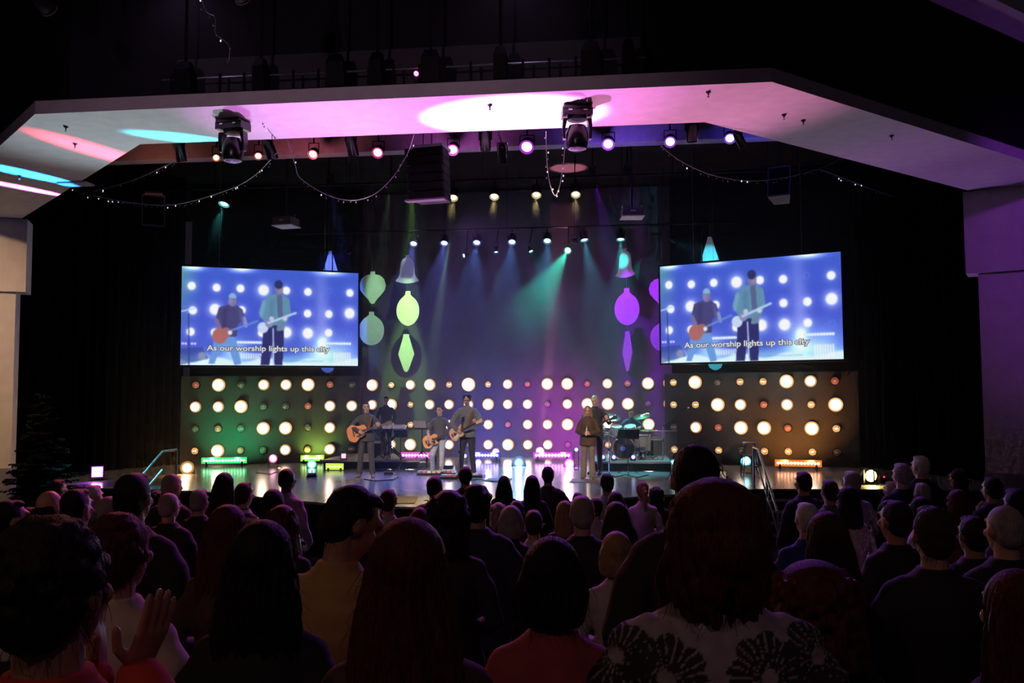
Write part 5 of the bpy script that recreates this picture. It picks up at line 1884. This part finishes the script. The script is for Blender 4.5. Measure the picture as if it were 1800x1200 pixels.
# leaning guitarist with one leg forward
t, M = performer('guitarist in a dark t-shirt and pale jeans leaning back with a tan guitar', 772, 21.2, STAGE, 1.76, -6, dict(
    hip=(0, -.04, .86), lean=(.03, -.10), sleeve='short', nod=R(-4), turn=R(-8),
    armR=((.30, -.04, 1.02), (.18, .24, .84), (-.5, .2, -.7), (-.2, -1, 0), .5),
    armL=((-.33, .02, 1.02), (-.42, .27, 1.00), (-.1, .1, .9), (.5, -.8, 0), .9),
    legR=((.15, .10, .48), (.22, -.16, .085), (.4, 1)), legL=((-.16, .30, .58), (-.20, .46, .215), (-.15, 1))),
    'short', 'dark', 'tan', (.055, .048, .052), (.38, .38, .40), (.30, .28, .24))
held_guitar('tan electric guitar slung low on the leaning guitarist', M, (.15, .20, .82), (-.90, .10, .34), 'lp', 1.0)
# tall guitarist
t, M = performer('tall guitarist in a grey v-neck sweater looking down at a pale guitar', 822, 20.5, STAGE, 1.97, 4, dict(
    lean=(.0, .05), nod=R(20), turn=R(-4), jacket=.008,
    armR=((.33, .03, 1.13), (.20, .27, 1.00), (-.7, .2, -.5), (-.1, -1, 0), .6),
    armL=((-.31, .08, 1.12), (-.20, .33, 1.11), (.2, .3, .8), (.3, -.9, 0), .9),
    legR=((.12, .03, .50), (.16, .0, .085), (.25, 1)), legL=((-.10, .02, .50), (-.13, -.02, .085), (-.2, 1))),
    'shaggy', 'dark', 'tan', (.15, .15, .15), (.035, .033, .036))
held_guitar('pale brown electric guitar across the tall guitarist', M, (.20, .25, .93), (-.80, .22, .42), 'tele', .95)
strap(t, [(-.01, .17, 1.05), (-.06, .165, 1.2), (-.105, .15, 1.35), (-.11, .07, 1.44), (-.09, -.03, 1.43)])
# singer
t, M = performer('singer in a brown jacket and faded jeans holding a microphone', 1034, 20.0, STAGE, 1.69, -3, dict(
    sex='f', jacket=.022, nod=R(14), flare=.014,
    armR=((.25, .0, 1.12), (.075, .22, 1.10), (-.6, .5, .1), (-.2, -.7, -.4), 1.0),
    armL=((-.25, .0, 1.12), (-.075, .22, 1.09), (.6, .5, .1), (.2, -.7, -.4), 1.0),
    legR=((.10, .02, .50), (.125, .0, .085), (.2, 1)), legL=((-.09, .03, .50), (-.10, .03, .085), (-.15, 1))),
    'mid', 'blond', 'fair', (.085, .050, .036), (.20, .17, .14), (.14, .09, .05))
q = M @ Vector((.015, .305, 1.13))
t2 = thing('microphone', 'pale microphone held low in the hands of the singer', 'microphone', q, 0)
dv = M.to_3x3() @ Vector((.10, .12, -1))
MB().lathe([(.001, -.08), (.012, -.08), (.014, .0), (.018, .10), (.001, .11)], 14, (0, 0, 0), -dv).build('handle', mat('mic_cream', (.75, .66, .5), .3), t2, True)
MB().ell(-dv.normalized() * .125, (.026, .026, .026), 12, 8).build('grille', NICKEL, t2, True)
# bass player behind the singer
t, M = performer('person in black with a bass guitar standing behind the singer', 1047, 21.3, STAGE, 1.92, -20, dict(
    nod=R(10), jacket=.006,
    armR=((.34, .0, 1.12), (.18, .26, 1.00), (-.7, .2, -.5), (-.1, -1, 0), .6),
    armL=((-.36, .06, 1.14), (-.40, .30, 1.20), (.2, .2, .8), (.3, -.9, 0), .9)),
    'fringe', 'grey', 'fair', (.03, .03, .035), (.030, .030, .036))
held_guitar('dark blue bass guitar held by the player behind the singer', M, (.14, .22, .98), (-.92, .1, .38), 'bass', 1.0)
# drummer
t, M = performer('drummer in a dark teal shirt seated behind the drum kit', 1110, 23.45, RZ, 1.62, 4, dict(
    hip=(0, 0, .60), lean=(0, .10), nod=R(12),
    armR=((.33, .12, .82), (.22, .38, .86), (-.3, .9, .1), (0, -.2, -1), 1.0),
    armL=((-.33, .12, .82), (-.22, .38, .88), (.3, .9, .1), (0, -.2, -1), 1.0),
    legR=((.20, .40, .52), (.22, .36, .085), (.2, 1)), legL=((-.20, .40, .52), (-.22, .36, .085), (-.2, 1))),
    'short', 'dark', 'tan', (.035, .075, .080), (.03, .03, .035))
for s_, lb in ((1, 'wooden drum stick in one hand of the drummer over the tom'), (-1, 'wooden drum stick in the other hand of the drummer')):
    a_ = M @ Vector((s_ * .19, .45, .86))
    b2 = M @ Vector((s_ * .10, .76, .93))
    tag(MB().tube([a_, a_.lerp(b2, .8), b2], [.008, .007, .004], 6).build('drum_stick', NATB, None, True), lb, 'drum stick', 'drum sticks')
# keyboard player
t, M = performer('keyboard player in black behind the long keyboard', 679, 23.3, RZ, 1.66, 6, dict(
    lean=(0, .06), nod=R(14),
    armR=((.28, .06, 1.12), (.17, .34, 1.00), (0, .9, -.2), (0, -.2, -1), .4),
    armL=((-.28, .06, 1.12), (-.17, .34, 1.00), (0, .9, -.2), (0, -.2, -1), .4)),
    'short', 'black', 'tan', (.020, .020, .028), (.02, .02, .025))

# ------------------------------------------------------------------ the crowd
BM = make_person(dict(), .013, .010)
BMW = make_person(dict(jacket=.018, belly=.02), .013, .010)          # jacket
BF = make_person(dict(sex='f', armR=((.23, -.03, 1.14), (.08, .21, 1.03), (-.7, .4, .1), (0, -1, 0), .7), armL=((-.23, -.03, 1.14), (-.08, .21, 1.03), (.7, .4, .1), (0, -1, 0), .7)), .013, .010)
BFW = make_person(dict(sex='f', jacket=.014, belly=.012, armR=((.24, -.03, 1.14), (.08, .22, 1.03), (-.7, .4, .1), (0, -1, 0), .7), armL=((-.24, -.03, 1.14), (-.08, .22, 1.03), (.7, .4, .1), (0, -1, 0), .7)), .013, .010)
BODY = dict(m=BM, M=BMW, f=BF, F=BFW)
# bent head: a man looking down and aside
BODY['d'] = make_person(dict(nod=R(28), turn=R(-48), jacket=.006), .011, .009)
# clapping man at the front
BODY['c'] = make_person(dict(jacket=.008, armR=((.27, .12, 1.20), (-.005, .28, 1.415), (.38, .02, .92), (-.9, .3, .3), .10), armL=((-.27, .14, 1.20), (-.10, .30, 1.40), (-.10, .05, 1), (.9, .2, .1), .12)), .009, .005)
BODY['p'] = make_person(dict(sex='f', jacket=.012, broad=1.36, belly=.015, armR=((.29, -.02, 1.14), (.08, .21, 1.03), (-.7, .4, .1), (0, -1, 0), .7), armL=((-.29, -.02, 1.14), (-.08, .21, 1.03), (.7, .4, .1), (0, -1, 0), .7)), .0055, .009)


def printed(me, fn, name):
    a_ = coords(me)
    ca_ = me.color_attributes.new('print', 'FLOAT_COLOR', 'POINT')
    ca_.data.foreach_set('color', np.concatenate([fn(a_), np.ones((len(a_), 1))], 1).ravel())
    return mat(name, (.5, .5, .5), .85, attr='print')


def lace(a_):
    col = np.tile(np.array([[.34, .30, .33]]), (len(a_), 1))
    x, z, y = a_[:, 0], a_[:, 2], a_[:, 1]
    u = x
    v = z - np.abs(y) * .15
    nz_ = np.array([noise.noise(Vector((p_[0] * 38, p_[1] * 38, p_[2] * 38))) for p_ in a_])
    col *= (1 + .25 * nz_)[:, None]
    for cx_, cz_, rd, ph in ((-.235, 1.37, .085, .2), (-.135, 1.33, .095, .8), (-.12, 1.20, .09, .0), (.085, 1.335, .095, .4), (.13, 1.21, .085, .9), (.215, 1.37, .09, .1), (.235, 1.26, .09, .5), (.0, 1.13, .08, .3), (-.24, 1.22, .08, .6)):
        d = np.hypot(u - cx_, v - cz_)
        an = np.arctan2(v - cz_, u - cx_)
        edge = rd * (.84 + .16 * np.abs(np.cos(an * 4 + ph)))
        inside = d < edge
        vein = np.abs(np.sin(an * 12 + ph + nz_ * .6)) < .30
        core = d < rd * .20
        dark = inside & ~vein & ~core
        col[dark] = (.030, .026, .030)
    return col


def stripes(a_):
    col = np.tile(np.array([[.55, .54, .55]]), (len(a_), 1))
    col[np.sin(a_[:, 2] * 2 * PI / .075) > .0] = (.02, .022, .05)
    return col


LACE = printed(BODY['p']['shirt'], lace, 'lace_print')
STRIPED = dict(BF)
STRIPED['shirt'] = BF['shirt'].copy()
STRIPEM = printed(STRIPED['shirt'], stripes, 'striped_knit')
BODY['s'] = STRIPED

K = (.012, .012, .014)
NAVY, GREY, WHITE, PALE, TAN_, RED, CORAL, BLUE, CREAM, BROWN, PURP = (.016, .018, .04), (.12, .12, .13), (.62, .60, .60), (.42, .40, .44), (.42, .26, .10), (.22, .03, .025), (.30, .055, .06), (.02, .03, .20), (.58, .47, .38), (.07, .04, .03), (.10, .06, .14)
CROWD = [
    # px, top py, head width px, hair, hair colour, body, garment, turn, skin, label
    (1252, 843, 184, 'updo', 'auburn', 'p', 'lace', 0, 'fair', 'person in a white lace top with dark flower print, close to the camera'),
    (1221, 780, 82, 'buzz', 'black', 'M', K, 4, 'tan', 'tall person in a black jacket between the lace top and the drum kit'),
    (1428, 978, 168, 'curly', 'auburn', 'F', K, 0, 'fair', 'person in black standing close beside the white lace top'),
    (92, 914, 190, 'shaggy', 'dark', 'c', (.50, .055, .03), -4, 'tan', 'clapping person in a red orange shirt in the bottom corner'),
    (213, 905, 104, 'shaggy', 'auburn', 'F', CREAM, -6, 'fair', 'person in a cream sweater in front of the clapping red orange shirt'),
    (463, 914, 134, 'long', 'black', 'F', K, 0, 'tan', 'person in a black top between the cream sweater and the mustard shirt'),
    (593, 852, 86, 'short', 'black', 'd', TAN_, -6, 'tan', 'person in a mustard shirt bowing their head'),
    (718, 912, 160, 'verylong', 'auburn', 'F', BROWN, 0, 'fair', 'person in a brown top standing between the mustard shirt and the coral top'),
    (969, 946, 130, 'bob', 'black', 'F', CORAL, 0, 'tan', 'person in a coral red top near the bottom middle'),
    (1785, 1000, 120, 'long', 'auburn', 'F', BROWN, 0, 'fair', 'person in a brown top cut off by the frame edge, close to the camera'),
    (789, 862, 80, 'curly', 'black', 'f', K, -4, 'tan', 'person in a black top just left of the navy jacket below the tall guitarist'),
    (838, 853, 62, 'shaggy', 'black', 'M', NAVY, 0, 'tan', 'person in a navy jacket below the tall guitarist'),
    (401, 887, 72, 'long', 'auburn', 'f', BROWN, 0, 'fair', 'person in a brown top below the green light bar'),
    (497, 888, 62, 'curly', 'auburn', 'f', K, 0, 'fair', 'person in black in front of the lavender shirt'),
    (234, 832, 61, 'short', 'black', 'M', K, 0, 'tan', 'tall person in a black jacket above the cream sweater'),
    (1640, 891, 56, 'short', 'brown', 'M', K, -10, 'fair', 'second of four black jackets in the row before the violet wall'),
    (1710, 907, 54, 'short', 'dark', 'M', K, 0, 'tan', 'third of four black jackets in the row before the violet wall'),
    (1766, 888, 58, 'buzz', 'grey', 'M', K, 0, 'fair', 'fourth of four black jackets in the row before the violet wall'),
    (1574, 880, 54, 'short', 'dark', 'M', K, 14, 'tan', 'first of four black jackets in the row before the violet wall'),
    (1452, 899, 74, 'long', 'brown', 'f', K, 4, 'fair', 'person in a black top beside the foot of the steps'),
    (1418, 884, 40, 'short', 'white', 'm', BLUE, 0, 'fair', 'person in a blue jacket beside the steps'),
    (1412, 829, 27, 'short', 'dark', 'M', K, 8, 'tan', 'person in a black jacket standing before the orange light bar'),
    (1458, 844, 28, 'short', 'dark', 'm', GREY, 0, 'tan', 'person in a grey shirt past the end of the orange light bar'),
    (1497, 828, 28, 'short', 'grey', 'm', PALE, 8, 'fair', 'person in a pale shirt just left of the yellow lamp'),
    (1490, 856, 38, 'mid', 'dark', 'f', CREAM, 8, 'tan', 'person in a cream cardigan in front of the pale shirt by the yellow lamp'),
    (1585, 814, 29, 'short', 'grey', 'M', K, 0, 'fair', 'person in a black jacket just right of the yellow lamp'),
    (1618, 801, 26, 'short', 'white', 'M', K, 6, 'fair', 'tallest person in a black jacket past the yellow lamp'),
    (1567, 846, 22, 'short', 'grey', 'm', GREY, 14, 'fair', 'person in a grey shirt just below the yellow lamp'),
    (1621, 849, 28, 'short', 'grey', 'm', PALE, -14, 'fair', 'person in a pale shirt below the tallest black jacket'),
    (1618, 874, 38, 'mid', 'black', 'f', WHITE, 30, 'tan', 'person in a white blouse turned aside among black jackets'),
    (1684, 824, 27, 'mid', 'dark', 'f', RED, 24, 'fair', 'person in a red top turned aside, farther of two in red'),
    (1682, 861, 40, 'mid', 'auburn', 'f', RED, 0, 'fair', 'person in a red top, nearer of two in red'),
    (1787, 859, 40, 'short', 'dark', 'm', PURP, 0, 'tan', 'person in a purple top at the frame edge by the violet wall'),
    (1730, 881, 26, 'mid', 'red', 'f', RED, 10, 'fair', 'small person in a dark red top beside the fourth black jacket'),
    (1744, 838, 30, 'short', 'black', 'M', K, 0, 'tan', 'person in a black jacket against the edge of the violet wall'),
    (16, 880, 42, 'short', 'dark', 'm', WHITE, -34, 'fair', 'person in a white shirt at the frame edge, turned aside'),
    (52, 892, 34, 'short', 'brown', 'm', PALE, -44, 'fair', 'person in a pale shirt turned aside next to the white shirt'),
    (86, 862, 42, 'fringe', 'dark', 'M', K, -12, 'fair', 'person in a black jacket by the dark fir tree'),
    (101, 843, 24, 'short', 'dark', 'm', K, -14, 'tan', 'person in a thin black top partly behind the jacket by the fir tree'),
    (134, 860, 46, 'short', 'black', 'm', PALE, -10, 'fair', 'person in a pale collared shirt left of the violet flood lamp'),
    (163, 853, 30, 'short', 'white', 'm', GREY, -4, 'fair', 'person in a grey shirt right below the violet flood lamp'),
    (192, 873, 38, 'short', 'grey', 'm', GREY, 0, 'fair', 'person in a grey top left of the tall black jacket above the cream sweater'),
    (276, 862, 32, 'curly', 'dark', 'f', K, 0, 'tan', 'person in a black top right of the tall black jacket above the cream sweater'),
    (301, 832, 30, 'buzz', 'grey', 'M', K, -8, 'fair', 'person in a black jacket standing by the sloping handrail, farther of two'),
    (297, 866, 32, 'buzz', 'grey', 'M', K, -6, 'fair', 'person in a black jacket by the sloping handrail, nearer of two'),
    (350, 860, 30, 'short', 'grey', 'M', NAVY, -4, 'fair', 'person in a navy jacket before the handrail post'),
    (395, 830, 34, 'long', 'black', 'f', K, 0, 'tan', 'person in a black top covering part of the green light bar'),
    (429, 848, 29, 'short', 'brown', 's', 'stripe', -14, 'fair', 'person in a striped sweater right of the green light bar'),
    (504, 823, 26, 'buzz', 'black', 'm', (.24, .20, .30), -16, 'dark', 'person in a lavender shirt before the pink lamp pod'),
    (481, 860, 40, 'bob', 'black', 'f', PURP, -4, 'tan', 'person in a purple top between the striped sweater and the lavender shirt'),
    (636, 862, 32, 'short', 'dark', 'm', K, 0, 'tan', 'person in black half hidden behind the mustard shirt'),
    (654, 884, 38, 'mid', 'auburn', 'f', K, 0, 'fair', 'person in a black top right beside the mustard shirt'),
    (683, 860, 34, 'short', 'brown', 'm', PALE, 0, 'fair', 'person in a pale shirt before the brown mat'),
    (764, 837, 28, 'short', 'dark', 'M', NAVY, -6, 'tan', 'person in a navy jacket below the leaning guitarist'),
    (818, 820, 24, 'short', 'black', 'M', K, 0, 'tan', 'person in a black jacket covering the feet of the tall guitarist'),
    (738, 892, 30, 'bob', 'auburn', 'f', PURP, 0, 'fair', 'small person in a purple top in front of the green mat'),
    (886, 836, 23, 'long', 'black', 'f', K, 0, 'tan', 'person in a black top before the blue light bar'),
    (935, 836, 26, 'mid', 'black', 'f', K, 4, 'tan', 'person in a black top before the large cyan pod'),
    (963, 820, 24, 'short', 'black', 'M', K, 0, 'tan', 'person in a broad black jacket before the magenta light bar'),
    (1067, 832, 25, 'short', 'dark', 'm', PALE, 0, 'tan', 'person in a pale shirt before the microphone stand with a round base'),
    (1082, 864, 27, 'bob', 'black', 'f', K, 0, 'tan', 'person in a black top below the microphone stand with a round base'),
    (1129, 846, 23, 'ponytail', 'blond', 'f', CREAM, 0, 'fair', 'person in a cream top before the drum riser'),
    (1153, 855, 28, 'curly', 'black', 'm', NAVY, 6, 'tan', 'person in a navy top between the cream top and the tall black jacket'),
    (1083, 881, 44, 'long', 'brown', 'f', PURP, 0, 'fair', 'person in a purple top below the drum riser'),
    (876, 883, 32, 'curly', 'grey', 'f', PURP, 0, 'fair', 'person in a purple top left of the loose black coat in the crowd middle'),
    (898, 889, 44, 'bob', 'grey', 'F', K, 0, 'fair', 'person in a loose black coat in the crowd middle'),
    (908, 880, 28, 'short', 'brown', 'm', K, 0, 'fair', 'person in a black top half hidden behind the loose black coat'),
    (938, 897, 33, 'short', 'brown', 'm', PALE, 0, 'fair', 'person in a pale collared top right of the loose black coat'),
    (1023, 872, 44, 'short', 'grey', 'M', K, 0, 'fair', 'person in a wide black suit in the crowd middle'),
    (992, 881, 32, 'mid', 'blond', 'f', PURP, 8, 'fair', 'person in a purple top left of the wide black suit'),
    (1047, 875, 25, 'short', 'brown', 'm', PALE, -10, 'fair', 'person in a pale top just right of the wide black suit'),
    (1083, 935, 48, 'bob', 'blond', 'f', PALE, 0, 'fair', 'person in a pale top half hidden beside the nearest tall black jacket'),
    (1016, 866, 21, 'short', 'black', 'm', K, 0, 'tan', 'person in a thin black top peeping behind the wide black suit'),
]


def z_at(px, py, Y):
    return at(px, py, Y).z


# distance from the camera row and fullness of the hair, where neighbours would stand too close
OVER = {2: (2.55, 1.45), 5: (2.15, 1), 8: (2.3, 1), 11: (4.7, 1), 15: (3.4, 1), 16: (4.7, 1), 17: (3.9, 1), 18: (4.7, 1), 31: (7.6, 1), 35: (4.2, 1), 37: (5.3, 1), 52: (7.2, 1), 58: (11.2, 1), 60: (8.6, 1), 71: (4.2, 1)}
TRC = [(.02, .022, .035), (.03, .028, .026), (.015, .015, .017), (.05, .045, .04)]
placed = []
for i, (px, py, wp, hs, hcol, bt, gar, turn, tone, lab) in enumerate(CROWD):
    Y = 5.0
    for _ in range(40):
        q = at(px, py, Y)
        hgt = q.z - floor_z(Y)
        hgt = min(1.95, max(1.30, hgt))
        extra = .008 if hs in ('updo', 'curly', 'bob', 'hood', 'verylong', 'long') else 0
        s = hgt / (1.757 + extra)
        dist = F * HAIRW[hs] * s / wp
        d_ = (q - CAM)
        Yn = q.y * dist / d_.dot(FW)
        Y += .5 * (Yn - Y)
    Y = min(Y, 13.6)
    full = 1.0
    if i in OVER:
        Y, full = OVER[i]
    q = at(px, py, Y)
    hgt = q.z - floor_z(Y)
    s = hgt / (1.757 + extra)
    fz_ = floor_z(Y)
    rz = math.atan2(q.x, 20 - Y) * .6 + R(turn)
    near = Y < 3.6
    hm = hair_of(hs, 1 + i % 3, .006 if near else .009)
    sm = LACE if gar == 'lace' else STRIPEM if gar == 'stripe' else cloth(gar)
    t = assemble(BODY[bt], lab, (q.x, Y, fz_), rz, s, hm, skin(tone), sm, cloth(TRC[i % 4]), LEATHER, 'people standing in the crowd', hairm(hcol))
    if full != 1.0:
        for c_ in t.children:
            if c_.name.startswith('hair'):
                c_.matrix_local = BODY[bt]['HM'] @ Matrix.Translation((0, 0, -.03)) @ Matrix.Diagonal((full, full, 1.12, 1))
    if near and full == 1.0:
        o = put('flyaway_strands', strand_mesh(hs, 1 + i % 3), hairm(hcol), t)
        o['kind'] = 'stuff'
        o.matrix_local = BODY[bt]['HM']
    placed.append((q.x, Y, hgt, lab))
for i in range(len(placed)):
    x, y, hgt, lab = placed[i]
    if not 1.32 < hgt < 1.95:
        print('HEIGHT', round(hgt, 2), round(y, 1), lab)
    for j in range(i):
        d_ = math.hypot(x - placed[j][0], y - placed[j][1])
        if d_ < .42:
            print('CLOSE', round(d_, 2), lab, '|', placed[j][3], round(y, 1), round(placed[j][1], 1))
bpy.data.scenes.remove(WORK)

# ------------------------------------------------------------------ unseen uplights added at the stage foot to colour the bulkhead
def up(px, py, src, colour, watts, angle, label, blend=.5, along=None, ratio=.3):
    tg = atz(px, py, SOFFIT)
    ov = None
    if along:
        ov = (atz(*along, SOFFIT) - tg, ratio)
    s_ = Vector(src)
    par_lamp(s_, tg, colour, .07, .05, watts, angle, label, 'added_uplight', 'uplights added unseen along the stage foot', up=False, hang=s_.z, kind='stage light', blend=blend, hold=(s_.y, 0.0), oval=ov)


up(895, 205, (-.3, 14.5, .4), (1, .60, 1), 900, 21, 'added uplight aimed at the white glow in the bulkhead middle', .25, (1000, 201), .60)
up(800, 190, (-.9, 14.5, .4), (1, .22, .95), 640, 46, 'added uplight washing the bulkhead middle pink', .9)
up(560, 205, (-2.6, 15.0, .4), (.90, .26, .98), 380, 32, 'added uplight washing the bulkhead beside the loudspeaker', .9)
up(1180, 175, (2.6, 15.9, .4), (1, .28, .62), 330, 40, 'added uplight washing the bulkhead near its corner rose', .9)
up(1450, 250, (5.0, 17.2, .4), (.62, .36, .62), 30, 50, 'added uplight washing the bulkhead wing dull pink', .9)
up(230, 215, (-4.9, 16.2, .4), (.58, .76, .80), 230, 50, 'added uplight washing the bulkhead corner grey green', .9)
up(322, 243, (-3.4, 15.5, .4), (.04, .85, 1), 900, 14, 'added uplight throwing a cyan streak on the bulkhead', .7, (385, 250), .30)
up(180, 268, (-3.6, 15.6, .45), (1, .05, .12), 2000, 20, 'added uplight throwing a red streak on the bulkhead', .9, (235, 285), .30)
up(50, 306, (-4.3, 16.0, .45), (.02, .30, 1), 4200, 15, 'added uplight throwing a blue streak on the bulkhead wing', .5, (145, 328), .26)
up(40, 330, (-4.5, 16.1, .45), (1, .16, .95), 3600, 15, 'added uplight throwing a pink streak on the bulkhead wing', .6, (120, 346), .18)
up(1700, 290, (9.3, 17.9, .4), (.40, .10, .9), 40, 60, 'added uplight washing the bulkhead wing end violet', .9)

# front key lamps in the cove, and lamps that colour the cut-outs and the backdrop
for x, tx, c, w, lb in ((-3.2, -2.6, (1, .80, .62), 700, 'first'), (-1.0, -.6, (1, .78, .60), 700, 'second'), (1.6, 2.4, (1, .72, .50), 850, 'third')):
    par_lamp((x, 8.5, 7.2), (tx, 20.3, 2.0), c, .07, .02, w, 17, '%s front key lamp high over the seats aimed at the band' % lb, 'key_lamp', 'front key lamps', hang=.3, kind='lamp', blend=.8, hold=(8.5, 9.48))
ornl = [((-2.3, 22.2, 8.65), at(716, 590, YO), (.44, 1, .17), 380, 36, .36, 'lamp washing the lime ornament column'),
        ((-2.9, 22.2, 8.65), at(660, 548, YO), (.38, .85, .40), 110, 36, .30, 'lamp washing the ornaments at the screen edge green'),
        ((-1.9, 22.2, 8.65), at(716, 470, YO), (.45, .62, .74), 75, 17, .9, 'pale lamp on the bell above the lime oval'),
        ((-4.6, 22.2, 8.65), at(630, 575, YO), (.06, .16, 1), 190, 34, .22, 'lamp washing the ornaments at the screen edge blue'),
        ((-4.4, 23.4, 7.0), at(578, 470, YO), (.06, .10, 1), 110, 26, .6, 'lamp on the blue tree tip'),
        ((2.5, 22.2, 8.65), at(1103, 572, YO), (.34, .004, 1), 380, 36, .36, 'lamp washing the magenta ornament column'),
        ((3.4, 22.2, 8.65), at(1152, 552, YO), (.42, .004, 1), 230, 36, .30, 'lamp washing the ornaments at the other screen edge magenta'),
        ((4.6, 22.8, 7.0), at(1250, 465, YO), (.03, .60, .75), 110, 26, .6, 'lamp washing the teal tree tip'),
        ((2.0, 23.2, 7.1), at(1093, 458, YO), (.03, .85, .75), 60, 12, 1, 'narrow teal lamp on the turned bell'),
        ((-5.2, 24.35, 5.2), at(576, 648, YO - .3), (.06, .16, 1), 24, 50, 1, 'small added lamp hidden behind a screen lighting the blue ornament tip below it'),  # lamps added out of sight behind the screens to light the tips
        ((5.5, 24.35, 5.2), at(1257, 644, YO - .3), (.03, .62, .75), 24, 50, 1, 'small added lamp hidden behind a screen lighting the teal ornament tip below it')]
for i, (s_, tg, c, w, a, ra, lb) in enumerate(ornl):
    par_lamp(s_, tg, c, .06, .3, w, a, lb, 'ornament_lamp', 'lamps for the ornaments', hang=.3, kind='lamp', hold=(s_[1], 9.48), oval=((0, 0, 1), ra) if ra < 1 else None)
spot('backdrop_fill', (-.6, 20.6, 7.4), (-.4, 26.8, 4.6), (.30, .13, .62), 120, 80, .9, .2)  # added spots tinting the backdrop, without fixtures
spot('backdrop_fill', (2.2, 20.6, 7.4), (2.4, 26.8, 3.8), (.50, .10, .50), 60, 70, .9, .2)

# rays in the haze
spot('ray_wash', at(949, 788, 24.6), at(985, 430, 24.6), (1, .28, .42), 4500, 8, .4, .05)
spot('ray_wash', at(790, 420, 24.4), at(738, 760, 24.4), (.50, .85, .62), 2000, 9, .5, .05)
for x in (-3.2, 1.6):  # added spots brightening the cove rail, no fixture there
    spot('cove_fill', (x, 10.95, 9.3), (x, 11.15, 7.2), (.65, .45, .95), 2.5, 110, .9, .1)
# added spots imitating spill of the front row on the header
for x, c, w in ((-6, (1, .3, .2), 3), (-3, (1, .2, .3), 6), (0, (.75, .15, .8), 8), (3, (.22, .10, 1), 14), (5.8, (.10, .08, 1), 9)):
    spot('header_fill', (x, 15.3, 7.1), (x, 16.2, 7.85), c, w, 120, .9, .1)

# ------------------------------------------------------------------ stage haze
hz_m = bpy.data.materials.new('stage_haze')
hz_m.use_nodes = True
nt = hz_m.node_tree
nt.nodes.remove(nt.nodes['Principled BSDF'])
vs_n = nt.nodes.new('ShaderNodeVolumeScatter')
vs_n.inputs['Color'].default_value = (.9, .9, .95, 1)
vs_n.inputs['Density'].default_value = 0.010
vs_n.inputs['Anisotropy'].default_value = 0.2
nt.links.new(vs_n.outputs['Volume'], nt.nodes['Material Output'].inputs['Volume'])
tag(MB().box((0, 22.75, 4.75), (18.4, 7.6, 7.4)).build('stage_haze', hz_m), 'thin theatrical haze filling the air above the stage', 'haze', kind='stuff')
